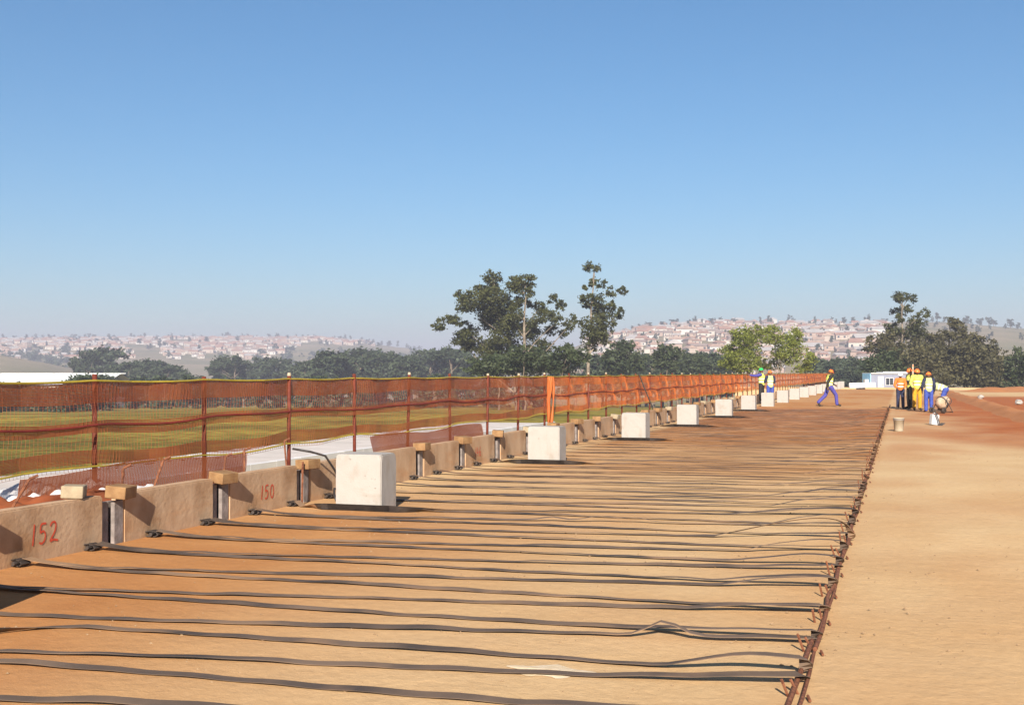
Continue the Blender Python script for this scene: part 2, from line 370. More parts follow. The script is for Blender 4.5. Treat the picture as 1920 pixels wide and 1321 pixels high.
# pale concrete road beyond the wall, white edges
mb = MB(); mb.box((-26.1, 34, -2.13), (4.7, 96, .24)); tag(mb.build('service_road', M['road']), 'pale concrete road beyond the netting fence', kind='structure')
for x in (-28.62, -23.58):
    mb = MB()
    for k in range(48): mb.box((x, -13 + k * 2.0, -2.1 + random.uniform(-.01, .01)), (.34, 1.97, .42))
    tag(mb.build('road_kerb', M['kerb']), 'white kerb along the pale road', kind='structure')
# soil windrow at the right of the pad
def windrow(name, p0, p1, h, wd, n=70, m=6, seed=1, label=None):
    p0 = Vector(p0); p1 = Vector(p1); d = (p1 - p0); L = d.length; d.normalize(); q = Vector((d.y, -d.x, 0))
    Pg = np.zeros((n, 2 * m + 1, 3))
    for i in range(n):
        c = p0 + d * (L * i / (n - 1)); e = min(1, min(i, n - 1 - i) / 4)
        for j in range(2 * m + 1):
            t = (j - m) / m; nz_ = float(fbm(np.array([i * .7]), np.array([j * .9]), seed)[0])
            pp = c + q * (t * wd); z = h * e * math.exp(-3.2 * t * t) * (.45 + 1.1 * nz_) - .06
            if abs(t) > .99: z = -.1
            Pg[i, j] = (pp.x, pp.y, pp.z + z)
    o = link(name, grid_mesh(name, Pg, M['pad'], {'orange': np.full((n, 2 * m + 1), .6), 'red': np.full((n, 2 * m + 1), .7)}))
    return tag(o, label, kind='structure')
windrow('soil_windrow', W(15.0, 32.2), W(33.5, 92), .26, 1.1, 90, seed=4, label='low loose earth windrow along the pad edge')
windrow('soil_windrow', W(38, 98), W(60, 116), .40, 3.5, 60, seed=6, label='earth bank at the far end of the pad')

# ------------------------------------------------------------------ retaining wall: panels, joints, anchor loops, painted numbers
wall = empty('retaining_wall', (-LW, 20, 0))
tag(wall, 'long low tan concrete panel wall with grey joints', 'wall')
PITCH = 1.86; J0 = 9.46
digits = {'1': [[(0.16, 1.02), (.10, .5), (0.02, 0)]],
          '5': [[(.62, .98), (.22, .95), (.16, .55)], [(.16, .55), (.40, .62), (.56, .45), (.50, .18), (.28, .03), (.08, .10)]],
          '2': [[(.06, .80), (.18, .96), (.42, .98), (.52, .80), (.42, .50), (.05, .08), (.30, .12), (.70, .05)]],
          '0': [[(.35, .97), (.12, .75), (.08, .35), (.25, .04), (.46, .10), (.58, .45), (.55, .80), (.35, .97)]],
          '4': [[(.30, 1.0), (.05, .42), (.60, .46)], [(.46, .75), (.42, 0)]],
          '6': [[(.45, 1.0), (.16, .62), (.08, .25), (.25, .02), (.50, .15), (.48, .40), (.25, .48), (.10, .32)]]}
def smooth_path(pts, n=6):
    pts = [Vector((a, b, 0)) for a, b in pts]; out = []
    for i in range(len(pts) - 1):
        p0 = pts[max(i - 1, 0)]; p1 = pts[i]; p2 = pts[i + 1]; p3 = pts[min(i + 2, len(pts) - 1)]
        for k in range(n):
            t = k / n
            out.append(.5 * ((2 * p1) + (p2 - p0) * t + (2 * p0 - 5 * p1 + 4 * p2 - p3) * t * t + (3 * p1 - p0 - 3 * p2 + p3) * t ** 3))
    out.append(pts[-1]); return out
def panel_mesh(seed):
    ny, nz_ = 14, 6; Lp, Hp, T = 1.54, .80, .15
    bm = bmesh.new(); bmesh.ops.create_cube(bm, size=1)
    bmesh.ops.scale(bm, vec=(T, Lp, Hp), verts=bm.verts[:])
    bmesh.ops.bevel(bm, geom=bm.edges[:], offset=.014, segments=2, affect='EDGES')
    me = bpy.data.meshes.new('panel'); bm.to_mesh(me); bm.free(); me.materials.append(M['panel']); return me
pm = panel_mesh(0)
board_mb = MB(); board_mb.box((-.065, -.083, 0), (.03, .13, .68)); board_mb.box((-.036, .086, 0), (.045, .138, .68))
board_me = bevel_mesh(board_mb.mesh('joint_board', M['board']), .006)
back_mb = MB(); back_mb.box((-.125, 0, 0), (.04, .42, .66)); back_me = back_mb.mesh('joint_backing', M['board'])
# anchor loop: strap folded round a short bar at the foot of the panel
lp = MB(); pts = [(-.02, 0, .055), (.05, 0, .065), (.10, 0, .055), (.12, 0, .03), (.09, 0, .012), (.0, 0, .012)]
for (a, b) in zip(pts[:-1], pts[1:]):
    a = Vector(a); b = Vector(b); c = (a + b) / 2; d = b - a
    Mr = Matrix.Rotation(-math.atan2(d.z, d.x), 3, 'Y'); lp.box(c, (d.length * 1.15, .10, .008), Mr)
lp.tube([(.06, -.08, .036), (.06, .08, .036)], .018, 8)
loop_me = lp.mesh('anchor_loop', M['strapblack'])
numbers = {-1: '152', 1: '150', 5: '146'}
for k in range(-4, 64):
    yj = J0 + k * PITCH
    tilt = random.uniform(-.006, .006)
    p = link('panel', pm, wall, (-.075 + random.uniform(-.008, .008), yj + PITCH / 2 - 20, .075 + random.uniform(-.008, .008)), (0, tilt, random.uniform(-.004, .004)))
    if k in numbers:
        t = MB(); cur = 0.0
        hgt = .175 if k == -1 else .16
        for ch in numbers[k]:
            for stroke in digits[ch]:
                sp = smooth_path(stroke)
                for i in range(len(sp) - 1):
                    a, b = sp[i], sp[i + 1]; d = (b - a); n = Vector((-d.y, d.x, 0)).normalized() * .052
                    q = [a - n, b - n, b + n, a + n]
                    t.add([(0.0775 + .0004 * (i % 2), cur + v.x * hgt * .9, v.y * hgt) for v in q], [(0, 1, 2, 3)])
            cur += hgt * (.42 if ch == '1' else .80)
        dy = {-1: 0.0, 1: .07, 5: -.12}[k]
        link('painted_number', t.mesh('painted_number', M['redpaint']), p, (0.002, dy - cur / 2, .07))
    link('joint_board', board_me, wall, (0, yj - 20, .06)); link('joint_backing', back_me, wall, (-.01, yj - 20, .06))
    for q in (-.36, .57):
        link('anchor_loop', loop_me, wall, (0, yj + q - 20 + random.uniform(-.03, .03), 0), (0, 0, random.uniform(-.15, .15)))
# timber blocks lying on the joints
tb = MB(); tb.box((0, 0, 0), (.20, .25, .115)); timber_me = bevel_mesh(tb.mesh('timber_block', M['timber']), .006)
tb = MB(); tb.box((0, 0, 0), (.19, .22, .11)); timber2_me = bevel_mesh(tb.mesh('timber_block', M['timber_grey']), .006)
for k in range(-3, 26):
    yj = J0 + k * PITCH
    if k in (3,): continue
    o = link('timber_block', timber2_me if k % 4 == 3 else timber_me, None, (-LW + .01 + random.uniform(-.03, .04), yj + random.uniform(-.07, .07), .482 + random.uniform(-.012, .012)), (0, random.uniform(-.05, .16), random.uniform(-.35, .35)))
    lab = {0: 'orange timber block on the joint right of the number 152', 1: 'timber block on the wall joint left of the number 150', 2: 'timber block on the wall joint right of the number 150'}.get(k, 'small timber block lying across a joint on the wall top')
    tag(o, lab, 'timber', 'timber blocks on the wall joints')
o = link('timber_block', timber2_me, None, (-LW - .12, J0 - .42, .53), (0, .05, .5)); tag(o, 'pale grey timber offcut on the wall top above the number 152', 'timber', 'timber blocks on the wall joints')
o = link('timber_block', timber_me, None, (-LW - .05, J0 - 1.75, .52), (0, 0, .9)); o.scale = (.6, .6, .9); tag(o, 'small timber block on the wall top at the left picture edge', 'timber', 'timber blocks on the wall joints')
# steel dowels and a stake
for i, (x, y, h, lx, ly) in enumerate([(-7.2, 10.3, .72, .12, .1), (-7.25, 11.75, .66, .05, .02), (-7.15, 12.1, .70, -.06, .08), (-7.2, 8.2, .70, .2, .15), (-7.2, 13.2, .75, -.08, .05), (-7.22, 9.9, .68, .1, -.1)]):
    mb = MB(); mb.tube([(0, 0, .25), (lx, ly, h)], .012, 6); mb.tube([(lx, ly, h), (lx + .05, ly + .05, h + .03)], .012, 6)
    tag(mb.build('steel_dowel', M['rust'], loc=(x, y, 0)), 'thin rusty dowel bar sticking up behind the wall top', 'dowel', 'dowel bars behind the wall')
mb = MB(); mb.tube([(0, 0, -.05), (.01, 0, .52)], .014, 6); tag(mb.build('steel_stake', M['rust'], loc=(-LW + .07, J0 + 2 * PITCH - .18, 0)), 'upright rusty stake against the wall right of the number 150', 'stake')
mb = MB(); P0 = Vector((-LW + .08, J0 + 2 * PITCH + .12, .62))
cp = [P0 + Vector(v) for v in [(-.25, -.1, .04), (-.05, 0, 0), (.06, .18, -.06), (.10, .36, -.25), (.14, .46, -.42), (.16, .40, -.50), (.15, .25, -.47), (.18, .18, -.55), (.25, .1, -.60)]]
mb.tube(cp, .014, 7); tag(mb.build('strap_offcut', M['strapblack'], smooth=True), 'black bent strap offcut hanging from the wall beside the nearest white block', 'strap')

# ------------------------------------------------------------------ white concrete blocks
BX0, BX1, BD, BH = -6.255, -5.68, .46, .65
def block_mesh(seed):
    r = random.Random(seed); bm = bmesh.new(); bmesh.ops.create_cube(bm, size=1)
    bmesh.ops.scale(bm, vec=(.575, BD, BH + .06), verts=bm.verts[:]); bmesh.ops.translate(bm, vec=(0, 0, BH / 2 - .03), verts=bm.verts[:])
    bmesh.ops.bevel(bm, geom=bm.edges[:], offset=.012, segments=2, affect='EDGES')
    bmesh.ops.subdivide_edges(bm, edges=[e for e in bm.edges if e.calc_length() > .2], cuts=9, use_grid_fill=True)
    ch = [(Vector((r.choice((-1, 1)) * .2875, r.choice((-1, 1)) * BD / 2, r.choice((BH, BH, r.uniform(.1, BH))))), r.uniform(.02, .045)) for _ in range(6)]
    for v in bm.verts:
        v.co += Vector((r.uniform(-1, 1), r.uniform(-1, 1), r.uniform(-1, 1))) * .0010
        for c_, rad_ in ch:                # chipped corners and edges
            dd = (v.co - c_).length
            if dd < rad_: v.co += (Vector((0, 0, BH / 2)) - v.co).normalized() * (rad_ - dd) * .5
    me = bpy.data.meshes.new('concrete_block'); bm.to_mesh(me); bm.free(); me.materials.append(M['block']); return me
bms = [block_mesh(i) for i in range(4)]
block_y = [5.75] + [12.64 + 7.45 * k for k in range(0, 17)]
ordn = ['first', 'second', 'third', 'fourth', 'fifth', 'sixth', 'seventh', 'eighth', 'ninth', 'tenth']
for i, y in enumerate(block_y):
    o = link('concrete_block', bms[i % 4], None, ((BX0 + BX1) / 2 + random.uniform(-.02, .02), y + BD / 2, 0), (0, 0, R(random.uniform(-2, 2))))
    if i == 0: lab = 'concrete block left of the picture that throws the dark corner shadow'
    elif i <= 9: lab = ('nearest and largest white concrete block before the panel wall' if i == 1 else ordn[i - 1] + ' white concrete block from the near end of the row')
    else: lab = 'far white concrete block in the overlapping end of the row'
    tag(o, lab, 'block', 'white concrete blocks in a row before the wall')

# ------------------------------------------------------------------ reinforcing straps, bar and pegs
XB = -.508                                # the bar
def ribbon(mb, pts, rolls, wid=.075, th=.0035):
    k = len(pts); vs_ = []
    for i in range(k):
        t = (pts[min(i + 1, k - 1)] - pts[max(i - 1, 0)]).normalized()
        side = t.cross(Vector((0, 0, 1)));
        side = side.normalized() if side.length > 1e-4 else Vector((0, 1, 0))
        up = side.cross(t); a = rolls[i]
        sd_ = side * math.cos(a) + up * math.sin(a); nn = up * math.cos(a) - side * math.sin(a)
        for u, v in ((-1, -1), (1, -1), (1, 1), (-1, 1)): vs_.append(pts[i] + sd_ * (u * wid / 2) + nn * (v * th / 2))
    fs = [(i * 4 + j, i * 4 + (j + 1) % 4, i * 4 + 4 + (j + 1) % 4, i * 4 + 4 + j) for i in range(k - 1) for j in range(4)]
    fs += [(3, 2, 1, 0), (k * 4 - 4, k * 4 - 3, k * 4 - 2, k * 4 - 1)]
    mb.add(vs_, fs)
    for i in range(k - 1):                 # clean black where the strap stands on edge out of the dust
        if abs(rolls[i]) > .55:
            for j in range(4): mb.m[len(mb.m) - len(fs) + i * 4 + j] = 1
def strap_leg(mb, ya, ye, seed, far, high, hump=None, merge=.16, arc=0):
    r = random.Random(seed); n = 74
    ph = [r.uniform(0, 6.28) for _ in range(6)]; amp = r.uniform(.008, .03)
    xs0 = -LW + .10; xe = XB
    pts = []; rolls = []
    curl = r.uniform(.03, .06); lift = (r.uniform(.05, .11) if high else r.uniform(.02, .05)); rl = r.uniform(.10, .22)
    for i in range(n):
        t = i / (n - 1); x = xs0 + (xe - xs0) * t
        tm = max(0, (t - merge) / (1 - merge)); s = tm * tm * (3 - 2 * tm) if False else tm ** .9
        y = ya + (ye - ya) * (.25 * t + .75 * s)
        y += amp * math.sin(t * 9 + ph[0]) * t * (1 - t) * 3 + .008 * math.sin(t * 21 + ph[1]) * min(1, 4 * t) * min(1, 5 * (1 - t))
        z = .012 + .006 * math.sin(t * 40 + ph[2]) ** 2 + .05 * math.exp(-t * 22)
        z += max(0, math.sin(t * 13 + ph[3]) - .8) * .035
        roll = .12 * math.sin(t * 11 + ph[4]) * math.sin(t * 5 + ph[5])
        if t > 1 - rl:
            q = (t - (1 - rl)) / rl; z += lift * math.sin(q * math.pi * .60) / .95 if high else lift * q
        if hump:
            for (hc, hw, hh) in hump: z += hh * math.exp(-((t - hc) / hw) ** 2)
        # keep clear of the blocks: slide to their near side and stand on edge
        for by in block_y:
            if by - .22 < y < by + BD + .12 and BX0 - .6 < x < BX1 + .75:
                wgt = 1
                tgt = by - .055
                e = 1 - max(0, max((BX0 - x) / .6, (x - BX1) / .75)); e = e * e * (3 - 2 * e)
                y = y + (tgt - y) * max(0, min(1, e * 1.3)); roll = roll + (1.35 - roll) * max(0, min(1, e * 1.15)); z = .008
        z += abs(math.sin(roll)) * .036
        pts.append(Vector((x, y, z))); rolls.append(roll)
    # wrap over the bar
    zt = pts[-1].z
    if arc:
        b = pts[-14:]; pts = pts[:-14]; rolls = rolls[:-14]
        p0 = pts[-1]
        for q in range(1, 15):
            u = q / 14; pts.append(Vector((p0.x + (XB + .035 - p0.x) * math.sin(u * 1.57) ** .9, p0.y + arc * u * .3, .02 + .20 * math.sin(u * math.pi * .86)))); rolls.append(.2)
    zt = pts[-1].z; ye_ = pts[-1].y; xl = pts[-1].x
    for q in range(1, 6):
        u = q / 5 * math.pi; pts.append(Vector((xl + .028 * math.sin(u), ye_ + .02 * u, .015 + (zt - .015) * (.5 + .5 * math.cos(u))))); rolls.append(0)
    ribbon(mb, pts, rolls)
S0 = 8.27; NV = 58
A0 = 9.10 - .93 * 9
for i in range(3, NV):
    ya = A0 + .93 * i
    if ya > 53: break
    mb = MB(); r = random.Random(100 + i)
    j1, j2 = r.uniform(-.05, .05), r.uniform(-.05, .05)
    hump = None; arc = 0
    if abs(ya - 11.9) < .4: hump = [(.52, .022, .04), (.60, .03, .055), (.66, .026, .045)]
    if r.random() < .07: hump = (hump or []) + [(r.uniform(.3, .9), .02, r.uniform(.04, .09))]
    if abs(ya - 11.0) < .4: arc = .3
    y1, y2 = ya + .13 + j1, ya + .92 + j2
    strap_leg(mb, ya - .02, y1, 2 * i + 1, False, r.random() < .35, None, r.uniform(.10, .24))
    strap_leg(mb, ya + .02, y2, 2 * i + 2, False, r.random() < .75, hump, r.uniform(.10, .24), arc)
    o = mb.build('reinforcing_strap', [M['strapdusty'] if i > 17 and r.random() < .8 else M['strap'], M['strapblack']])
    lab = 'black reinforcing strap lying in a V from the wall to the rusty bar'
    near = {4: 'nearest black strap, cut by the bottom edge of the picture', 5: 'second black strap from the bottom edge, entering at the left', 6: 'third black strap from the bottom edge, entering at the left', 7: 'black strap starting beside the dark block shadow at the left',
            8: 'black strap anchored at the left foot of the panel numbered 152', 9: 'black strap anchored at the right foot of the panel numbered 152', 10: 'black strap anchored at the left foot of the panel between 152 and 150'}
    lab = near.get(i, lab)
    if arc: lab = 'black reinforcing strap whose end arches high over the rusty bar'
    elif abs(ya - 11.9) < .4: lab = 'black reinforcing strap with raised humps level with the nearest white block'
    tag(o, lab, 'strap', 'black reinforcing straps across the sand')
seg = 6.0; y0 = 1.0; k = 0
while y0 < 56:
    mb = MB(); y1 = y0 + seg + .25
    mb.tube([(XB + random.uniform(-.02, .02) + .03 * (k % 2), y, .028 + .006 * math.sin(y * 3)) for y in np.linspace(y0, y1, 12)], .014, 7)
    mb.tube([(XB + .040 + .01 * math.sin(y * 2.3), y, .026) for y in np.linspace(y0 + .4, y1 - .3, 12)], .010, 6)
    tag(mb.build('anchor_bar', M['rust']), 'rusty steel bar pair lying along the strap ends', 'bar', 'rusty bars along the strap ends'); y0 += seg; k += 1
yb = 1.6
while yb < 55:
    mb = MB(); a = random.uniform(-.02, .02)
    mb.tube([(-.02, 0, -.05), (-.05 + a, -.06, .10 + random.uniform(-.02, .03))], .008, 6)
    mb.tube([(.03, .05, -.05), (-.015 + a, .03, .075)], .008, 6)
    mb.tube([(.06, -.05, .02), (.075, -.11, .012)], .008, 6)
    tag(mb.build('steel_peg', M['rust'], loc=(XB + random.uniform(-.02, .02), yb, 0)), 'rusty steel peg pair driven in at the strap bar', 'peg', 'pegs along the strap bar')
    yb += .93 + random.uniform(-.08, .08)
# white lime spill, pebbles
c = W((1030 - 960) / F * 6.4, 6.42); bm = bmesh.new()
vsx = [bm.verts.new((c.x + math.cos(a) * (.19 + .06 * math.sin(3 * a) + .04 * math.sin(7 * a)), c.y + math.sin(a) * (.13 + .03 * math.sin(5 * a)), .004)) for a in np.linspace(0, 2 * math.pi, 40, endpoint=False)]
cv = bm.verts.new((c.x, c.y, .016))
for i in range(40): bm.faces.new((vsx[i], vsx[(i + 1) % 40], cv))
me = bpy.data.meshes.new('lime_spill'); bm.to_mesh(me); bm.free()
me.materials.append(mat('lime_powder', (.56, .42, .25), (.66, .54, .38), 9, .95, .3, 40))
tag(link('lime_spill', me), 'pale powder spilled on the sand in the foreground', 'powder')
n = 1800
px_ = rng.uniform(-6.8, 5.5, n); py_ = 3.0 + 30 * rng.uniform(0, 1, n) ** 1.7; sz = .003 + .008 * rng.uniform(0, 1, n) ** 4
big = rng.uniform(0, 1, n) < .0025; sz[big] = rng.uniform(.014, .022, big.sum())
oc = np.array([[1, 0, 0], [0, 1, 0], [-1, 0, 0], [0, -1, 0], [0, 0, 1]], float)
tri = [(0, 1, 4), (1, 2, 4), (2, 3, 4), (3, 0, 4)]
V = []
for a in tri:
    for b in a:
        rot = rng.uniform(0, 6.28, n)
        V.append(np.stack([px_ + oc[b][0] * sz * 1.1, py_ + oc[b][1] * sz, .003 + oc[b][2] * sz * .8], -1))
V = np.stack(V, 1).reshape(-1, 3)
tag(link('pebbles', quads_mesh('pebbles', V, M['pebble'], nper=3)), 'scattered small pebbles on the sand', kind='stuff')

n = 9000
cx_ = rng.uniform(-6.7, 6.5, n); cy_ = 3.2 + 34 * rng.uniform(0, 1, n) ** 1.8; cs = .003 + .009 * rng.uniform(0, 1, n) ** 3
keep = fbm(cx_ / 1.3, cy_ / 1.3, 71) > .47; cx_, cy_, cs = cx_[keep], cy_[keep], cs[keep]; n = len(cx_)
Vc = []
for a in tri:
    for b in a: Vc.append(np.stack([cx_ + oc[b][0] * cs * 1.4, cy_ + oc[b][1] * cs * 1.1, .002 + oc[b][2] * cs], -1))
tag(link('soil_clods', quads_mesh('soil_clods', np.stack(Vc, 1).reshape(-1, 3), M['pebble'], nper=3)), 'loose crumbs of brown soil on the sand', kind='stuff')

# ------------------------------------------------------------------ netting fence
XF = -7.72; YF0, YF1 = 3.5, 146.0
fence = empty('netting_fence', (XF, 10, .3)); tag(fence, 'orange netting fence on rusty posts behind the wall', 'fence')
inv = Matrix.Translation((-XF, -10, -.3))
def fx(y): return XF + .0
post_mb = MB(); post_mb.tube([(0, 0, -.3), (0, 0, 1.27)], .026, 8); post_me = post_mb.mesh('post', M['post'], True)
cap_mb = MB(); cap_mb.lathe([(.0, 1.292), (.022, 1.29), (.027, 1.262), (.0265, 1.25)], 8); cap_me = cap_mb.mesh('post_cap', M['pale'])
py0 = 10.17
posts = [py0 + 2.0 * k for k in range(-3, 68)]
for y in posts:
    rj = (random.uniform(-.025, .025), random.uniform(-.02, .02), 0)
    p = link('post', post_me, fence, (random.uniform(-.01, .01), y - 10, random.uniform(-.02, .015)), rj)
    if y > 14 and random.random() < .45: link('post_cap', cap_me, p)
def sag(y): t = ((y - py0) / 2.0) % 1.0; return -.022 * 4 * t * (1 - t)
def nx(y, z): return .03 + .028 * math.sin(y * 1.7 + z * 4) * math.sin(z * 3.1 + y * .37) + .012 * math.sin(y * 6.1 + z * 9) + .02 * math.sin(y * 3.9)
def nz(y, z):   # z measured above the pad; ripple of the bands
    q = (1.52 - z)
    return z + sag(y) * (1 - .3 * q) + (.018 * math.sin(y * 1.1 + z * 5) + .014 * math.sin(y * 2.7 - z * 7)) * min(1, q * 2.2)
def npt(y, z): return (nx(y, z), y - 10, nz(y, z) - .3)
def net_mesh(name, y0, y1, bands, ztop, zbot, vstep, hstep, seg_, m, ribw=.0085, gap=.0125):
    ys_ = np.linspace(y0, y1, max(2, int((y1 - y0) / seg_) + 1)); mb = MB()
    def hrib(z, wd):
        vs_ = []
        for y in ys_:
            a = npt(y, z); vs_ += [(a[0], a[1], a[2] - wd / 2), (a[0], a[1], a[2] + wd / 2)]
        mb.add(vs_, [(2 * i, 2 * i + 2, 2 * i + 3, 2 * i + 1) for i in range(len(ys_) - 1)])
    for (b0, b1) in bands:
        z = b0
        while z < b1: hrib(z, ribw); z += gap
    z = zbot
    while z < ztop:
        if not any(b0 <= z <= b1 for b0, b1 in bands): hrib(z, .0028)
        z += hstep
    zs = np.linspace(zbot, ztop, 8); y = y0
    while y < y1:
        vs_ = []; wd = .005
        for z in zs:
            a = npt(y, z); vs_ += [(a[0] - .0028, a[1] + .0011, a[2]), (a[0] + .0028, a[1] - .0011, a[2])]
        mb.add(vs_, [(2 * i, 2 * i + 1, 2 * i + 3, 2 * i + 2) for i in range(len(zs) - 1)]); y += vstep
    return mb.mesh(name, m)
BANDS = [(1.315, 1.515), (1.005, 1.13), (.69, .815)]
tag(link('net', net_mesh('net', YF0, 26.2, BANDS, 1.515, .62, .058, .048, .25, M['net'], .0098, .0132), fence), 'dull brown orange netting of the near fence bays')
link('net', net_mesh('net', 26.2, 62, BANDS, 1.515, .62, .055, .045, .25, M['netnew'], .0098, .0132), fence)
link('net', net_mesh('net', 62, YF1, BANDS, 1.515, .62, .10, .06, .5, M['netnew'], .011, .016), fence)
for nm, z, m, rad in (('top_cord', 1.522, 'cord_y', .011), ('middle_cord', 1.085, 'cord_r', .011), ('lower_cord', .655, 'cord_y', .010)):
    mb = MB(); mb.tube([(npt(y, z)[0] + .004, npt(y, z)[1], npt(y, z)[2]) for y in np.arange(YF0, YF1, .33)], rad, 5); mb.build(nm, M[cord] if False else M[m], fence)
# draped lower aprons
def npt_ap(y, z): return (XF + .10 + .05 * math.sin(y * 2.3 + z * 6), y, z + .03 * math.sin(y * 1.9))
def apron(y0, y1, z0, z1, label):
    mb = MB(); ys_ = np.arange(y0, y1, .12); zs = np.arange(z0, z1, .0105)
    for z in zs:
        vs_ = []
        for y in ys_:
            a = npt_ap(y, z); vs_ += [(a[0], a[1], a[2] - .0045), (a[0], a[1], a[2] + .0045)]
        mb.add(vs_, [(2 * i, 2 * i + 2, 2 * i + 3, 2 * i + 1) for i in range(len(ys_) - 1)])
    for y in np.arange(y0, y1, .05):
        vs_ = []
        for z in np.linspace(z0, z1, 5):
            a = npt_ap(y, z); vs_ += [(a[0], a[1] - .003, a[2]), (a[0] + .002, a[1] + .003, a[2])]
        mb.add(vs_, [(2 * i, 2 * i + 1, 2 * i + 3, 2 * i + 2) for i in range(4)])
    tag(mb.build('draped_net', M['net']), label, 'netting')
apron(9.0, 12.9, .30, .655, 'orange netting strip draped below the fence above the number 150')
apron(16.6, 21.6, .30, .62, 'short orange netting strip draped behind the nearest white block')
# bundle of netting tied to a post
mb = MB(); yb = 26.25
for q in range(5):
    a0 = random.uniform(0, 6.28)
    mb.tube([(.05 * math.cos(a0 + z * 1.5) * (1 - .3 * abs(z - .9)), .10 * math.sin(a0 + z * 2) , z) for z in np.linspace(.29, 1.5, 14)], [.026 + .012 * math.sin(z * 9 + q) for z in np.linspace(.29, 1.5, 14)], 7)
tag(mb.build('net_bundle', M['netnew'], loc=(XF + .12, yb, 0), smooth=True), 'upright bundle of bright orange netting tied to a fence post', 'netting')
mb = MB(); mb.tube([(.45, .3, .30), (.10, -.55, 1.58)], .022, 6); tag(mb.build('leaning_pole', M['darksteel'], loc=(XF, 36.5, 0)), 'dark pole leaning on the netting behind the third white block', 'pole')
# white crumpled geotextile and orange net heap behind the wall, left
def crumple(name, x0, x1, y0, y1, z, amp, m, seed, label, cat, nx_=26, ny_=70):
    X, Y = np.meshgrid(np.linspace(0, 1, nx_), np.linspace(0, 1, ny_))
    wob = (fbm(X * 6, Y * 16, seed) - .5) * 2; env = np.sin(np.pi * X) ** .6 * np.sin(np.pi * Y) ** .3
    Zz = z + amp * env * (.55 + wob * .9) - (1 - env) * amp * .4
    x_ = x0 + (x1 - x0) * X + (fbm(X * 4, Y * 9, seed + 5) - .5) * .18; y_ = y0 + (y1 - y0) * Y
    return tag(link(name, grid_mesh(name, np.stack([x_, y_, np.maximum(Zz, .27)], -1), m)), label, cat)
crumple('geotextile_sheet', -8.35, -7.45, 8.6, 11.0, .42, .13, M['cloth'], 3, 'crumpled white geotextile sheet behind the wall above the number 152', 'sheet')
crumple('geotextile_sheet', -8.3, -7.5, 6.0, 8.3, .42, .14, M['cloth'], 9, 'crumpled white geotextile sheet at the left picture edge', 'sheet')
crumple('net_heap', -7.55, -7.16, 6.2, 10.2, .42, .11, M['net'], 13, 'heap of orange netting on the shelf behind the number 152', 'netting')

# ------------------------------------------------------------------ trees
def leaves(clumps, size, dens, seed, droop=.35):
    """clumps: (center Vector, rx, ry, rz); returns vertex array and tint"""
    g = np.random.default_rng(seed); Vs = []; Ts = []
    for (c, rx, ry, rz) in clumps:
        n = max(20, int(8.0 * dens * (rx * ry + rx * rz + ry * rz) / (size * size)))
        # sub-tufts inside each clump give gaps and an uneven outline
        k = max(3, int(n / 26)); d = g.normal(size=(k, 3)); d /= np.linalg.norm(d, axis=1)[:, None]
        tc_ = d * (g.uniform(.25, 1, k) ** .6)[:, None]
        ti = g.integers(0, k, n); off = g.normal(size=(n, 3)) * .20
        p = (tc_[ti] + off) * np.array([rx, ry, rz]) + np.array(c)
        a = g.normal(size=(n, 3)); a[:, 2] = a[:, 2] * .6 - droop; a /= np.linalg.norm(a, axis=1)[:, None]
        b = np.cross(a, g.normal(size=(n, 3))); b /= np.linalg.norm(b, axis=1)[:, None] + 1e-9
        s = size * g.uniform(.55, 1.25, n)[:, None]
        a = a * s * .75; b = b * s * .36
        Vs.append(np.stack([p - a, p + b, p + a, p - b], 1).reshape(-1, 3))
        ct = g.uniform(.1, .8)
        Ts.append(np.clip(.25 * ct + .2 * g.uniform(0, 1, k)[ti] + .55 * g.uniform(0, 1, n), 0, 1))
    return np.concatenate(Vs), np.concatenate(Ts)
def limb(mb, a, b, r0, r1, g, n=6, wob=.12):
    a = Vector(a); b = Vector(b); d = b - a; L = d.length
    off = Vector((g.uniform(-1, 1), g.uniform(-1, 1), g.uniform(-.2, .5))) * L * wob
    pts = [a + d * t + off * math.sin(t * math.pi) for t in np.linspace(0, 1, n)]
    mb.tube(pts, [r0 + (r1 - r0) * t for t in np.linspace(0, 1, n)], 6, False)
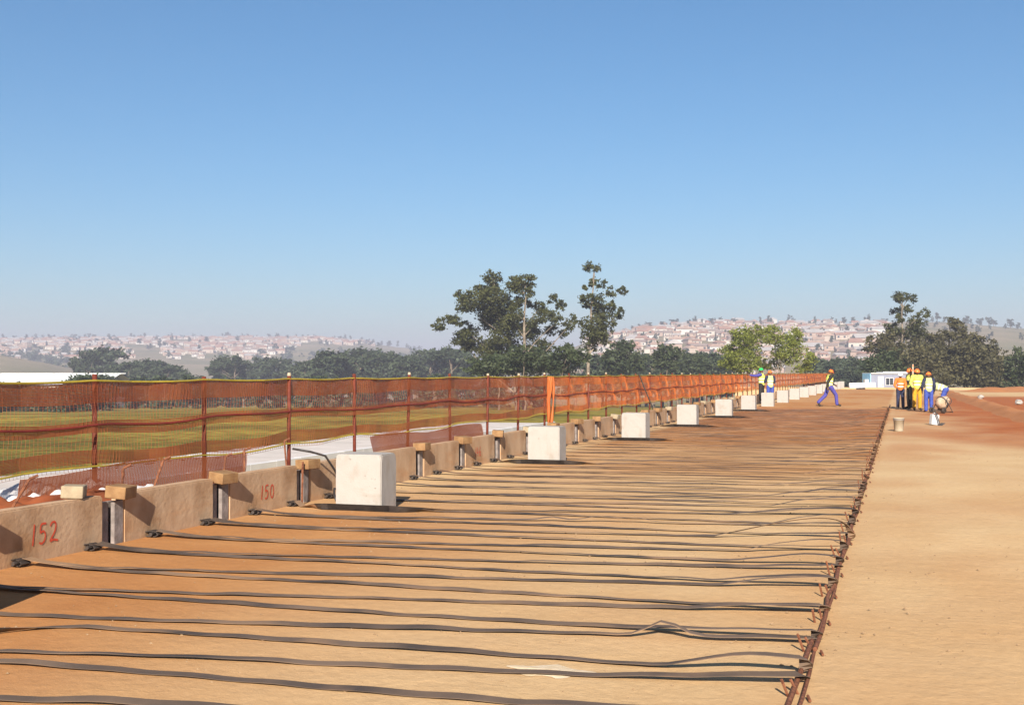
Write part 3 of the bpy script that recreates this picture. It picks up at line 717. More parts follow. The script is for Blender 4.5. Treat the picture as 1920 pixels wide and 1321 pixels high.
def tree_px(name, label, clumps_px, Z, base_px, scale, off, leafm, barkm, leaf=.42, dens=1.5, seed=1, trunk_r=.35, depth=.9, group=None, squash=.8, limbs=14, base_z=None):
    """clumps measured on the photograph, turned into metres at the tree's own distance"""
    g = random.Random(seed); k = Z / F
    base = at(off[0] + base_px[0] / scale, 698, Z); base.z = ground_z(base) - .2 if base_z is None else base_z
    right = Vector((CT, ST, 0)); fwd = Vector((-ST, CT, 0))
    cl = []; 
    for (x, y, rx, ry) in clumps_px:
        wx = (off[0] + x / scale - (off[0] + base_px[0] / scale)) * k; wz = CAMH + (698 - (off[1] + y / scale)) * k - base.z
        rxm, rzm = 1.22 * rx / scale * k, 1.26 * ry / scale * k
        spread = max(1.0, abs(wx) * .9 + 1.5)
        dd = g.uniform(-1, 1) * spread * depth
        cl.append((right * wx + fwd * dd + Vector((0, 0, wz)), rxm, rxm * .95, rzm))
    root = empty(name, base); tag(root, label, 'tree', group)
    mb = MB(); top = max(cl, key=lambda c: c[0].z); cz = [c for c in cl]
    spine = [Vector((0, 0, 0))]; zt = top[0].z
    tgt = top[0]
    for t in np.linspace(.15, 1, 7): spine.append(Vector((tgt.x * t ** 1.6 + g.uniform(-.2, .2), tgt.y * t ** 1.6 + g.uniform(-.2, .2), tgt.z * t)))
    mb.tube(spine, [trunk_r * (1 - .85 * q / 7) for q in range(8)], 8, False)
    for c in sorted(cz, key=lambda c: -c[1] * c[3])[:limbs] if limbs < len(cz) else cz:
        q = c[0]
        hz = max(.12 * zt, min(q.z - abs((q - Vector((tgt.x * (q.z / zt) ** 1.6, tgt.y * (q.z / zt) ** 1.6, q.z))).length) * .9, zt * .9)); tt = hz / zt
        st = Vector((tgt.x * tt ** 1.6, tgt.y * tt ** 1.6, hz)); limb(mb, st, q, trunk_r * .45 * (1 - .6 * tt), trunk_r * .08, g)
    mb.build('trunk', barkm, root, True)
    # rx along the picture plane: rotate offsets into the world
    V_, T_ = leaves([((0, 0, 0), 1, 1, 1)], 1, .01, 0)
    Vs, Ts = leaves([((c[0].x, c[0].y, c[0].z), c[1], c[2], c[3]) for c in cl], leaf, dens, seed)
    link('crown', quads_mesh('crown', Vs, leafm, Ts), root)
    return root
O2 = (800, 470); S2 = 4.8
t1a = [(590,260,70,45),(470,330,50,32),(600,330,70,50),(300,390,48,32),(340,440,60,45),(480,440,110,62),(620,430,110,75),(690,520,110,75),(560,540,120,62),(380,500,90,52),(640,640,130,65),(540,620,60,45),(200,600,60,36),(130,640,36,36),(270,630,70,32),(150,700,60,32),(350,680,50,40),(290,770,85,50),(400,760,85,60),(440,840,110,55),(330,840,60,36),(700,760,110,70),(700,880,140,70),(560,900,110,70)]
t1b = [(780,290,75,42),(880,270,78,40),(930,300,46,42),(850,360,78,40),(940,380,42,46),(840,440,58,46),(910,450,42,46),(780,640,100,60),(1030,500,66,46),(1110,430,46,36),(1210,490,46,38),(1060,590,95,52),(1180,640,66,36),(1290,660,46,56),(960,660,56,36),(940,720,76,60),(1130,700,66,36),(870,700,80,90),(1000,870,120,62),(800,560,60,50),(1330,625,30,14),(1240,740,50,30)]
t1c = [(800,1000,180,80),(1000,1010,190,75),(650,1030,170,75),(1200,1010,150,75),(1250,900,80,50),(1340,950,90,60),(880,930,120,60),(500,1040,140,70)]
t2 = [(1505,140,64,44),(1520,290,48,40),(1600,300,38,32),(1415,320,32,32),(1660,360,48,36),(1780,350,44,36),(1440,430,62,38),(1540,430,62,42),(1490,490,78,36),(1690,480,36,42),(1600,530,86,46),(1740,560,28,38),(1690,610,48,42),(1550,620,76,54),(1450,650,56,54),(1620,680,66,54),(1480,740,86,54),(1560,780,76,54),(1440,790,56,54),(1500,860,56,46),(1600,800,50,40)]
tree_px('gum_tree', 'spreading dark gum tree leaning left, left one of the tall pair', t1a, 192, (820, 1150), S2, O2, M['euc'], M['bark'], .33, 1.25, 3, .42)
tree_px('gum_tree', 'dark gum tree with forked flat tufts in the middle of the picture', t1b, 186, (880, 1150), S2, O2, M['euc'], M['bark'], .33, 1.25, 4, .40)
tree_px('gum_tree', 'tallest slender gum tree with a lone tuft on top', t2, 178, (1455, 1150), S2, O2, M['euc'], M['bark'], .32, 1.15, 5, .34, .6)
for i, grp in enumerate([t1c[0:2], t1c[2:3] + t1c[7:8], t1c[3:6], t1c[6:7]]):
    lab = ['rounded dark bush under the middle gum tree', 'rounded dark bush under the left leaning gum tree', 'dark leafy bush between the middle gum and the slender gum', 'small dark bush at the foot of the gum pair'][i]
    tree_px('bush', lab, grp, 176 - 3 * i, (grp[0][0], 1180), S2, O2, M['dark'], M['barkd'], .42, 1.6, 20 + i, .16)
O4 = (1500, 520); S4 = 4.571
t3a = [(840,165,60,32),(790,205,38,32),(940,180,54,32),(890,280,74,40),(1020,310,48,36),(860,350,48,30),(980,370,58,36),(820,430,66,45),(930,450,95,55),(850,500,76,45),(980,480,56,45)]
t3b = [(600,560,58,45),(720,540,68,52),(790,580,88,52),(650,610,58,36),(700,640,90,50)]
t3c = [(1300,390,68,36),(1390,420,48,45),(1250,480,66,45),(1340,500,76,52),(1150,540,86,45),(1050,570,76,52),(1200,600,90,50)]
t3d = [(1500,540,76,45),(1560,590,86,52),(1700,580,48,36),(1480,640,86,52),(1620,660,86,52),(1690,660,60,40)]
t3e = [[(700,720,130,70),(800,800,170,80),(650,830,100,60)], [(850,690,120,80),(1000,700,140,85),(1050,820,170,90)], [(1150,660,140,80),(1300,650,130,80),(1250,790,180,110)], [(1450,740,170,110),(1600,800,170,100),(1480,860,150,70)]]
t3f = [(1850,760,85,70),(1900,680,50,56),(1800,880,100,75),(1900,850,80,85),(1960,740,80,80),(1720,880,90,60)]
tree_px('gum_tree', 'tall gum tree with layered tufts rising behind the site office', t3a, 205, (890, 930), S4, O4, M['euc'], M['bark'], .35, 1.0, 31, .4)
tree_px('gum_tree', 'small dusty gum tree left of the tall layered gum', t3b, 200, (720, 930), S4, O4, M['brownish'], M['bark'], .42, 1.35, 32, .28)
tree_px('gum_tree', 'domed gum tree right of the tall layered gum', t3c, 210, (1250, 930), S4, O4, M['brownish'], M['bark'], .42, 1.3, 33, .34)
tree_px('gum_tree', 'dusty gum tree sloping down to the right behind the windrow', t3d, 206, (1560, 930), S4, O4, M['brownish'], M['bark'], .42, 1.3, 34, .32)
tree_px('dark_tree', 'very dark tree at the right picture edge', t3f, 190, (1860, 960), S4, O4, M['dark'], M['barkd'], .42, 1.8, 35, .3)
for i, grp in enumerate(t3e):
    lab = ['thick dusty bush behind the site office', 'thick dusty bush behind the group of workers', 'broad dusty bush right of the workers', 'broad dusty bush behind the earth windrow'][i]
    tree_px('bush', lab, grp, 186 + 2 * i, (grp[0][0] + 40, 960), S4, O4, M['brownish'] if i else M['dark'], M['barkd'], .42, 1.7, 40 + i, .2)
O3 = (1120, 570); S3 = 4.8
lg1 = [(1270,270,80,55),(1400,250,80,45),(1330,340,105,55),(1200,420,85,52),(1260,480,110,52),(1180,540,80,45),(1400,420,88,60),(1320,560,120,45),(1480,300,76,52),(1470,520,60,50)]
lg2 = [(1600,240,66,46),(1560,320,76,46),(1800,270,78,54),(1720,340,86,54),(1840,380,76,62),(1650,430,86,54),(1760,480,86,54),(1870,480,56,54),(1600,540,66,45),(1850,580,76,40)]
tree_px('young_tree', 'bright yellow green tree left of the two green topped trees', lg1, 150, (1340, 660), S3, O3, M['lime'], M['bark'], .22, 1.05, 51, .14)
tree_px('young_tree', 'bright yellow green tree with pale forked trunk behind the fence end', lg2, 146, (1690, 660), S3, O3, M['lime'], M['bark'], .22, 1.05, 52, .15)
dk = [([(190,400,66,54),(280,430,86,70),(120,480,76,62),(350,520,86,70),(200,560,115,55)], 235, 'olive tree just right of the slender gum'),
      ([(610,430,76,62),(560,500,76,62),(640,540,86,70),(700,440,56,46)], 240, 'dark round tree left of the yellow green trees'),
      ([(800,500,66,52),(880,500,56,46),(780,570,86,40),(950,560,66,46),(860,580,80,40)], 270, 'low greyish tree beside the left yellow green tree')]
for i, (grp, Z, lab) in enumerate(dk):
    tree_px('dark_tree', lab, grp, Z, (grp[0][0] + 30, 700), S3, O3, M['dark'], M['barkd'], .5, 1.7, 60 + i, .22)
# mid distance wood: shared crowns, each tree its own object
def crown_tree(seed, h, rx, leafm, barkm, leaf, dens=1.4, nclump=9, flat=1.0):
    g = random.Random(seed); root = empty('tree_pattern'); mb = MB()
    mb.tube([(0, 0, -.5), (g.uniform(-.2, .2), 0, h * .35), (g.uniform(-.4, .4), g.uniform(-.4, .4), h * .8)], [h * .03, h * .022, h * .006], 6, False)
    cl = []
    for i in range(nclump):
        t = (i + .5) / nclump; a = g.uniform(0, 6.28); ra = rx * .62 * math.sqrt(max(.05, 1 - (2 * t - .9) ** 2)) * g.uniform(.4, 1.1)
        z = h * (.30 + .62 * t); c = (ra * math.cos(a), ra * math.sin(a), z); s = rx * g.uniform(.30, .48)
        cl.append((c, s, s, s * .72 * flat)); limb(mb, (0, 0, z * .7), c, h * .010, h * .003, g, 4)
    mb.build('trunk', barkm, root, True); V_, T_ = leaves(cl, leaf, dens, seed)
    link('crown', quads_mesh('crown', V_, leafm, T_), root); return root
pats = [crown_tree(200 + i, 12 + i, 5.0 + .6 * (i % 3), M['far'], M['barkd'], .75) for i in range(5)]
used = [False] * 5
def put(pi, px, Z, top_y, label, group, name='tree', cat='tree'):
    o = pats[pi]
    if used[pi]: o = copy_tree(pats[pi])
    used[pi] = True
    p = at(px, 698, Z); p.z = ground_z(p) - .3; o.location = p; o.name = name
    if name == 'bush': p.z -= .45 * (CAMH + (698 - top_y) / F * Z - p.z)
    o.location = p
    h0 = 12 + pi; want = CAMH + (698 - top_y) / F * Z - p.z; s = want / (h0 * .98)
    o.scale = (s * random.uniform(.95, 1.3), s * random.uniform(.95, 1.3), s); o.rotation_euler = (0, 0, random.uniform(0, 6.28))
    return tag(o, label, cat, group)
g = random.Random(5)
for px, ty in zip(np.linspace(575, 880, 30), range(30)):
    base = np.interp(px, [570, 600, 640, 680, 720, 780, 830, 900], [672, 658, 664, 653, 662, 664, 657, 660])
    put(g.randrange(5), px + g.uniform(-8, 8), g.uniform(400, 520), base + g.uniform(-5, 12), 'hazy dark green tree in the wood left of the gum trees', 'trees of the hazy wood')
for px, ty, Z in [(160, 657, 520), (182, 652, 530), (170, 672, 500)]: put(g.randrange(5), px, Z, ty, 'tree of the dark clump standing above the white warehouse roof', 'tree clump above the warehouse')
for px in np.linspace(207, 335, 12): put(g.randrange(5), px + g.uniform(-4, 4), g.uniform(440, 520), np.interp(px, [205, 225, 260, 285, 310, 340], [688, 680, 676, 673, 682, 692]) + g.uniform(-2, 5), 'dark tree in the row right of the white warehouse', 'tree row by the warehouse')
for px, ty in [(415, 671), (428, 674), (440, 668), (452, 686), (470, 690), (488, 670), (500, 682), (516, 676), (535, 673), (548, 684), (560, 676)]: put(g.randrange(5), px, g.uniform(480, 560), ty, 'separate dark tree before the left hillside town', 'trees before the left town')
for px in np.linspace(1535, 1625, 9): put(g.randrange(5), px + g.uniform(-4, 4), g.uniform(260, 330), 676 + g.uniform(-8, 10), 'hazy tree between the yellow green trees and the site office', 'trees beyond the fence end')
for px in np.linspace(1085, 1352, 18): put(g.randrange(5), px + g.uniform(-6, 6), g.uniform(270, 340), g.uniform(662, 680), 'dark tree of the belt in front of the right town', 'dark tree belt before the right town')
for px in np.linspace(1300, 1350, 4): put(g.randrange(5), px, g.uniform(300, 380), 668 + g.uniform(-4, 8), 'hazy tree on the valley floor before the right town', 'valley trees before the right town')
for px in np.linspace(-20, 190, 17): put(g.randrange(5), px + g.uniform(-5, 5), g.uniform(170, 230), np.interp(px, [0, 30, 40, 110, 150, 175, 200], [722, 706, 724, 724, 703, 701, 712]) + g.uniform(0, 6), 'small bush before the white warehouse', 'bushes before the warehouse', 'bush')
for px in np.linspace(205, 1010, 26): put(g.randrange(5), px + g.uniform(-9, 9), g.uniform(230, 330), g.uniform(702, 716), 'low bush at the far edge of the green field', 'bushes along the field edge', 'bush')

# ------------------------------------------------------------------ far town: houses and trees on the hills
hw = [mat('house_wall_%d' % i, c, tuple(min(1, q * 1.12) for q in c), .3, .85) for i, c in enumerate([(.34, .28, .23), (.39, .35, .30), (.30, .22, .175), (.42, .40, .37)])]
hr_ = [mat('house_roof_%d' % i, c, tuple(min(1, q * 1.2) for q in c), .3, .8) for i, c in enumerate([(.25, .14, .10), (.29, .20, .15), (.30, .28, .265), (.21, .16, .135)])]
def house_mb(mb, L_, W_, H_, rh, Mx=None, hip=False):
    x, y = L_ / 2, W_ / 2
    T = (lambda q: Mx @ Vector(q)) if Mx is not None else (lambda q: Vector(q))
    mb.mi = 0
    mb.add([T(q) for q in [(-x, -y, -2), (x, -y, -2), (x, y, -2), (-x, y, -2), (-x, -y, H_), (x, -y, H_), (x, y, H_), (-x, y, H_)]], [(0, 1, 5, 4), (1, 2, 6, 5), (2, 3, 7, 6), (3, 0, 4, 7)])
    xo, yo, in_ = x + .4, y + .5, (L_ * .22 if hip else 0)
    mb.mi = 1
    mb.add([T(q) for q in [(-xo, -yo, H_ - .1), (xo, -yo, H_ - .1), (xo, yo, H_ - .1), (-xo, yo, H_ - .1), (-xo + in_, 0, H_ + rh), (xo - in_, 0, H_ + rh)]], [(0, 1, 5, 4), (2, 3, 4, 5), (1, 2, 5), (3, 0, 4), (3, 2, 1, 0)])
    mb.mi = 2
    for q in (-.28, .25): mb.add([T((q * L_ + a, s * (y + .03), b)) for s in (-1,) for a, b in ((-.6, .9), (.6, .9), (.6, 2.1), (-.6, 2.1))], [(0, 1, 2, 3)])
    mb.mi = 0
hms = []
for i in range(8):
    mb = MB(); house_mb(mb, 7 + (i % 4) * 1.5, 6 + (i % 3), 2.8 + .3 * (i % 2), 1.3 + .25 * (i % 3), hip=bool(i % 2))
    hms.append(mb.mesh('hillside_house', [hw[i % 4], hr_[(i * 3 + i // 4) % 4], M['glass']]))
rooflab = ['terracotta', 'grey', 'brown', 'tan']
def hill_spot(px, r):
    a = math.atan((px - 960) / F); X, Z = r * math.sin(a), r * math.cos(a); p = W(X, Z); p.z = float(terr(np.array([X]), np.array([Z]))[0]); return p
g = random.Random(77); cnt = 0; cells = {}
def town_r(cond, n, rlo, rhi, pxlo, pxhi, mind):
    out = []; tries = 0
    while len(out) < n and tries < n * 60:
        tries += 1; px = g.uniform(pxlo, pxhi); r = rlo + (rhi - rlo) * g.random(); 
        if not cond(px, r): continue
        p = hill_spot(px, r); key = (int(p.x // mind), int(p.y // mind))
        if key in cells: continue
        cells[key] = 1; out.append((px, r, p))
    return out
def cond_r(px, r):
    edge = 1660 + 40 * math.sin(r / 90)
    return px < edge and not (px > 1560 and r > 1330 and g.random() < .8) and float(fbm(np.array([px / 45]), np.array([r / 90]), 41)[0]) > .34
for (px, r, p) in town_r(cond_r, 300, 880, 1485, 1100, 1670, 15):
    k = g.randrange(8); o = link('hillside_house', hms[k], None, p, (0, 0, TH + g.choice([0, 0, 1.57]) + g.uniform(-.35, .35)))
    s = g.uniform(.7, 1.3) * g.choice([1, 1, 1, 1.25]); o.scale = (s * g.uniform(.85, 1.35), s, s * g.uniform(.9, 1.2))
    tag(o, 'tiny pale house with a %s roof in the right hillside town' % ['terracotta', 'brown', 'grey', 'tan'][hr_.index(hms[k].materials[1])] , 'house', 'houses of the right hillside town')
mbs = [MB() for _ in range(4)]
def cond_l(px, r): return float(fbm(np.array([px / 70]), np.array([r / 160]), 55)[0]) > .40 and not (px > 560 and r < 2000)
for (px, r, p) in town_r(cond_l, 900, 1550, 2590, -60, 700, 17):
    k = g.randrange(4); s = g.uniform(.9, 1.5)
    house_mb(mbs[k], 9 * s, 7 * s, 3 * s, 1.7 * s, Matrix.Translation(p) @ Matrix.Rotation(TH + g.uniform(-.5, .5), 4, 'Z'), bool(k % 2))
extra = town_r(cond_r, 260, 760, 1490, 1100, 1680, 13)
for (px, r, p) in extra:
    k = g.randrange(4); s = g.uniform(.7, 1.1); house_mb(mbs[k], 8 * s, 6.5 * s, 3 * s, 1.5 * s, Matrix.Translation(p) @ Matrix.Rotation(TH + g.uniform(-.5, .5), 4, 'Z'), bool(k % 2))
big = MB()
for k in range(4):
    b = len(big.v); big.v += mbs[k].v; big.f += [tuple(i + b for i in f) for f in mbs[k].f]; big.m += [{0: k, 1: 4 + k, 2: 8}[q] for q in mbs[k].m]
tag(big.build('far_houses', hw + hr_ + [M['glass']]), 'hazy mass of tiny houses covering the far left hillside', kind='stuff')
# trees on the ridges
tp = []
for i in range(4):
    gg = random.Random(300 + i); cl = [((gg.uniform(-1.6, 1.6), gg.uniform(-1.6, 1.6), 3 + gg.uniform(0, 5.5)), gg.uniform(1.2, 2.4), gg.uniform(1.2, 2.4), gg.uniform(1.0, 1.9)) for _ in range(6)]
    V_, T_ = leaves(cl, 1.2, 1.1, 300 + i); mb = MB(); mb.tube([(0, 0, -1), (0, 0, 6)], [.35, .12], 5, False)
    tp.append((quads_mesh('crown', V_, M['far'], T_), mb.mesh('trunk', M['barkd'])))
def hill_tree(px, r, s, sz, label, group):
    p = hill_spot(px, r); e = empty('hill_tree', p, g.uniform(0, 6.28)); i = g.randrange(4)
    link('trunk', tp[i][1], e); link('crown', tp[i][0], e); e.scale = (s, s, sz); tag(e, label, 'tree', group)
for px in [1216, 1222, 1258, 1266, 1272, 1242, 1346, 1378, 1376, 1484, 1486, 1520, 1533, 1555, 1570, 1580, 1594, 1627, 1630, 1658, 1740, 1748, 1757, 1770, 1815, 1832, 1856, 1866, 1872, 1890, 1900, 1905, 1445, 1425, 1330, 1300]:
    hill_tree(px + g.uniform(-6, 6), g.uniform(1400, 1485), g.uniform(.6, 1.4), g.uniform(.5, 1.4), 'small dark tree on the skyline of the right hill', 'skyline trees of the right hill')
for _ in range(110):
    hill_tree(g.uniform(1110, 1920), g.uniform(820, 1470), g.uniform(.5, .9), g.uniform(.5, .9), 'small dark tree among the right hillside houses', 'trees among the right houses')
for _ in range(70):
    hill_tree(g.uniform(-40, 780), g.uniform(2540, 2620), g.uniform(1.0, 1.6), g.uniform(.9, 1.9), 'tiny hazy tree on the skyline of the left ridge', 'skyline trees of the left ridge')
for _ in range(75):
    px = g.uniform(-40, 800); hill_tree(px, g.uniform(1500, 2500), g.uniform(1.0, 1.8), g.uniform(.8, 1.3), 'tiny hazy tree among the far left houses', 'trees among the far left houses')
fw = []
for _ in range(260):
    px = g.choice([g.uniform(-60, 130), g.uniform(480, 860), g.uniform(640, 900)]); p = hill_spot(px, g.uniform(1250, 1750)); s = g.uniform(3, 6)
    fw.append(((p.x, p.y, p.z + s * .6), s * 1.4, s * 1.4, s))
V_, T_ = leaves(fw, 2.6, .7, 401)
tag(link('far_wood', quads_mesh('far_wood', V_, M['far'], T_)), 'hazy wood in front of the far left town', kind='stuff')

# ------------------------------------------------------------------ white warehouse, left
wh = empty('warehouse', at(40, 698, 330)); wh.location.z = -9; wh.rotation_euler = (0, 0, TH - .04); tag(wh, 'long white roofed warehouse behind the fence at the left', 'building')
zr = CAMH + 9
mb = MB(); mb.box((-22, 12, 3.6), (88, 24, 7.2)); mb.build('wall', M['cream'], wh)
mb = MB(); mb.add([(-67, -1.0, 7.25), (23.5, -1.0, 7.25), (23.5, 12, zr - .3), (-67, 12, zr - .3)], [(0, 1, 2, 3)]); mb.add([(-67, 12, zr - .3), (23.5, 12, zr - .3), (23.5, 25, 7.25), (-67, 25, 7.25)], [(0, 1, 2, 3)])
for k in range(18): mb.box((-66 + k * 5.2, 12, zr - .28), (5.1, .6, .16))
mb.build('roof', M['roofw'], wh)
mb = MB()
for k in range(8): mb.add([(-60 + k * 10.5, 7.5, 9.35), (-54 + k * 10.5, 7.5, 9.35), (-54 + k * 10.5, 10.3, 9.98), (-60 + k * 10.5, 10.3, 9.98)], [(0, 1, 2, 3)])
mb.build('roof_light', M['roofteal'], wh)
for k in range(7):
    mb = MB(); mb.box((-58 + k * 12, -.06, 2.2), (4.2, .12, 4.4)); mb.build('door', M['wallw'], wh)

# ------------------------------------------------------------------ site office, low barrier
of = empty('site_office', at(1667, 698, 148)); of.location.z = -1.0; of.rotation_euler = (0, 0, TH + .10); tag(of, 'white portable site office with pale blue end behind the workers', 'building')
mb = MB(); mb.box((0, 1.2, 1.28), (4.7, 2.4, 2.3)); bo = mb.build('wall', M['wallw'], of)
mb = MB(); mb.box((-2.40, 1.2, 1.3), (.10, 2.46, 2.36)); mb.build('end_wall', M['blue_pale'], of)
mb = MB(); mb.box((.1, 1.2, 2.50), (5.0, 2.75, .14)); mb.box((.9, 1.2, 2.64), (3.2, 2.0, .14)); mb.build('roof', M['white'], of)
mb = MB(); mb.box((-1.1, -.02, 1.15), (.72, .06, 1.95)); d = mb.build('door', M['white'], of)
mb = MB(); mb.box((-.86, -.07, 1.1), (.05, .05, .16)); mb.build('handle', M['darksteel'], d)
mb = MB()
for a, b, cx, cz in ((1.06, .07, .03, 1.92), (1.06, .07, .03, 1.02), (.07, .83, -.465, 1.47), (.07, .83, .525, 1.47), (.06, .83, .03, 1.47)): mb.box((cx, -.03, cz), (a, .07, b))
wn = mb.build('window', M['white'], of)
for cx in (-.22, .27): mb = MB(); mb.box((cx, -.012, 1.47), (.44, .03, .83)); mb.build('pane', M['glass'], wn)
mb = MB(); mb.box((-2.75, .6, 1.0), (.5, .6, 1.5)); mb.build('side_box', M['white'], of)
mb = MB()
for x in (-2, 0, 2): mb.box((x, 1.2, .06), (.3, 2.2, .13))
mb.build('footing', M['panel'], of)
for k in range(5):
    mb = MB(); p = at(1600 + k * 8.2, 698, 137 + k * 1.5)
    mb.add([(-.5, -.28, 0), (.5, -.28, 0), (.5, .28, 0), (-.5, .28, 0), (-.5, -.10, .55), (.5, -.10, .55), (.5, .10, .55), (-.5, .10, .55)], [(3, 2, 1, 0), (4, 5, 6, 7), (0, 1, 5, 4), (1, 2, 6, 5), (2, 3, 7, 6), (3, 0, 4, 7)])
    tag(mb.build('concrete_barrier', M['kerb'], loc=(p.x, p.y, -.15), rot=(0, 0, TH)), 'low white concrete barrier left of the site office', 'barrier', 'white barriers by the site office')
    # earth under the far barriers
mb = MB(); c = at(1640, 698, 150)
Pg = np.array([[[c.x + a, c.y + b, (-1.02 if abs(b) < 12 else -3.6) + 0.85 * float(sstep(-4, -8, b)) - .12 * (1 if b < -11.9 else 0)] for a in np.linspace(-16, 26, 12)] for b in np.linspace(-16, 20, 19)])
tag(link('earth_terrace', grid_mesh('earth_terrace', Pg, M['pad'], {'orange': np.full((19, 12), .4), 'red': np.zeros((19, 12))})), 'lower earth terrace behind the pad', kind='structure')

# ------------------------------------------------------------------ people
def blob_mesh(segs, balls, voxel, m, smooth_it=2):
    bm = bmesh.new()
    def ball(c, r_, sc=(1, 1, 1), rot=None):
        k = bmesh.ops.create_icosphere(bm, subdivisions=2, radius=1)
        Mx = Matrix.Translation(c) @ (rot.to_4x4() if rot is not None else Matrix.Identity(4)) @ Matrix.Diagonal((r_ * sc[0], r_ * sc[1], r_ * sc[2], 1))
        bmesh.ops.transform(bm, matrix=Mx, verts=k['verts'])
    for (a, b, r0, r1) in segs:
        a, b = Vector(a), Vector(b); d = b - a
        ball(a, r0); ball(b, r1)
        if d.length > 1e-4:
            k = bmesh.ops.create_cone(bm, cap_ends=True, segments=14, radius1=r0, radius2=r1, depth=d.length)
            Mx = Matrix.Translation((a + b) / 2) @ d.to_track_quat('Z', 'Y').to_matrix().to_4x4(); bmesh.ops.transform(bm, matrix=Mx, verts=k['verts'])
    for (c, sx, sy, sz, rot) in balls: ball(Vector(c), 1, (sx, sy, sz), rot)
    me = bpy.data.meshes.new('body'); bm.to_mesh(me); bm.free()
    o = bpy.data.objects.new('tmp', me); col.objects.link(o)
    r_ = o.modifiers.new('r', 'REMESH'); r_.mode = 'VOXEL'; r_.voxel_size = voxel
    s_ = o.modifiers.new('s', 'SMOOTH'); s_.iterations = smooth_it; s_.factor = .5
    dg = bpy.context.evaluated_depsgraph_get(); out = bpy.data.meshes.new_from_object(o.evaluated_get(dg))
    bpy.data.objects.remove(o); out.materials.clear()
    for q in (m if isinstance(m, (list, tuple)) else [m]): out.materials.append(q)
    out.polygons.foreach_set('use_smooth', [True] * len(out.polygons)); return out
def person(loc, face, height, label, vest, sleeves, trousers, hat, J=None, group='workers on the site', hatbrim=True):
    """face: heading in world (radians, 0 looks along +Y)"""
    B = dict(head=(0, .02, 1.60), neck=(0, 0, 1.46), chest=(0, 0, 1.30), waist=(0, 0, 1.06), pelvis=(0, 0, .95),
             ls=(-.185, 0, 1.41), rs=(.185, 0, 1.41), le=(-.25, -.02, 1.13), re=(.25, -.02, 1.13), lw=(-.25, .10, .90), rw=(.25, .10, .90),
             lh=(-.095, 0, .93), rh=(.095, 0, .93), lk=(-.11, .02, .50), rk=(.11, .02, .50), la=(-.12, -.02, .09), ra=(.12, -.02, .09), lt=(-.14, .15, .04), rt=(.14, .15, .04))
    if J: B.update(J)
    B = {k: Vector(v) for k, v in B.items()}
    root = empty('person', loc, face); s = height / 1.75; root.scale = (s, s, s)
    tag(root, label, 'person', group)
    up = (B['head'] - B['neck']).normalized(); hq = Vector((0, 0, 1)).rotation_difference(up).to_matrix()
    fwd = hq @ Vector((0, 1, 0))
    segs = [(B['pelvis'], B['waist'], .135, .125), (B['waist'], B['chest'], .125, .15), (B['chest'], B['neck'], .12, .06), (B['neck'], B['head'] - up * .05, .055, .06),
            (B['ls'], B['rs'], .07, .07)]
    for a in 'lr':
        segs += [(B[a + 's'], B[a + 'e'], .055, .045), (B[a + 'e'], B[a + 'w'], .045, .030), (B[a + 'h'], B[a + 'k'], .085, .058), (B[a + 'k'], B[a + 'a'], .058, .040), (B[a + 'a'], B[a + 't'], .045, .036)]
        wv = (B[a + 'w'] - B[a + 'e']).normalized(); sg = -1 if a == 'l' else 1
        side = wv.cross(Vector((sg, 0, 0))); side = side.normalized() if side.length > .1 else Vector((0, 1, 0))
        inn = side.cross(wv).normalized()
        pal = B[a + 'w'] + wv * .085
        segs += [(B[a + 'w'], pal, .028, .032)]
        for fi, ln in enumerate((.062, .074, .070, .054)):
            o_ = side * ((fi - 1.5) * .019); k1 = pal + o_ + wv * .012; k2 = k1 + wv * ln * .55 + inn * .006 * sg; k3 = k2 + wv * ln * .42 + inn * .022 * sg
            segs += [(k1, k2, .0095, .009), (k2, k3, .009, .0075)]
        th0 = B[a + 'w'] + wv * .035 + side * .028; segs += [(th0, th0 + wv * .035 + side * .026, .011, .0095), (th0 + wv * .035 + side * .026, th0 + wv * .062 + side * .024, .0095, .008)]
    hd = B['head']
    balls = [(hd, .078, .098, .118, hq), (hd + fwd * .045 - up * .065, .05, .045, .045, hq), (hd + fwd * .102 - up * .012, .012, .018, .022, hq)]
    for sx in (-1, 1): balls.append((hd + hq @ Vector((sx * .08, -.005, -.01)), .012, .024, .034, hq))
    body = link('body', blob_mesh(segs, balls, .0125, M['skin'], 1), root)
    for sx in (-1, 1):
        mb = MB(); mb.lathe([(.0, -.012), (.009, -.008), (.012, 0), (.009, .008), (0, .012)], 8); mb.build('eye', M['silver'], root, True, hd + hq @ Vector((sx * .032, .088, .008)))
    mb = MB(); mb.box((0, 0, 0), (.048, .01, .010)); mb.build('mouth', M['hair'], root, loc=hd + hq @ Vector((0, .092, -.062)), rot=hq.to_euler())
    # clothes
    tz = [(B['pelvis'], B['waist'] * .5 + B['pelvis'] * .5, .15, .145)]
    for a in 'lr': tz += [(B[a + 'h'], B[a + 'k'], .108, .084), (B[a + 'k'], B[a + 'a'] + (B[a + 'k'] - B[a + 'a']).normalized() * .02, .084, .078), (B[a + 'h'], B['pelvis'], .11, .13)]
    link('trousers', blob_mesh(tz, [], .018, trousers, 2), root)
    sz = [(B['waist'], B['chest'], .14, .163), (B['chest'], B['neck'] - (B['neck'] - B['chest']).normalized() * .035, .13, .078), (B['ls'], B['rs'], .084, .084)]
    for a in 'lr': sz += [(B[a + 's'], B[a + 'e'], .078, .062), (B[a + 'e'], B[a + 'e'] + (B[a + 'w'] - B[a + 'e']) * .88, .062, .046)]
    link('shirt', blob_mesh(sz, [], .018, sleeves, 2), root)
    ax = (B['chest'] - B['pelvis']).normalized()
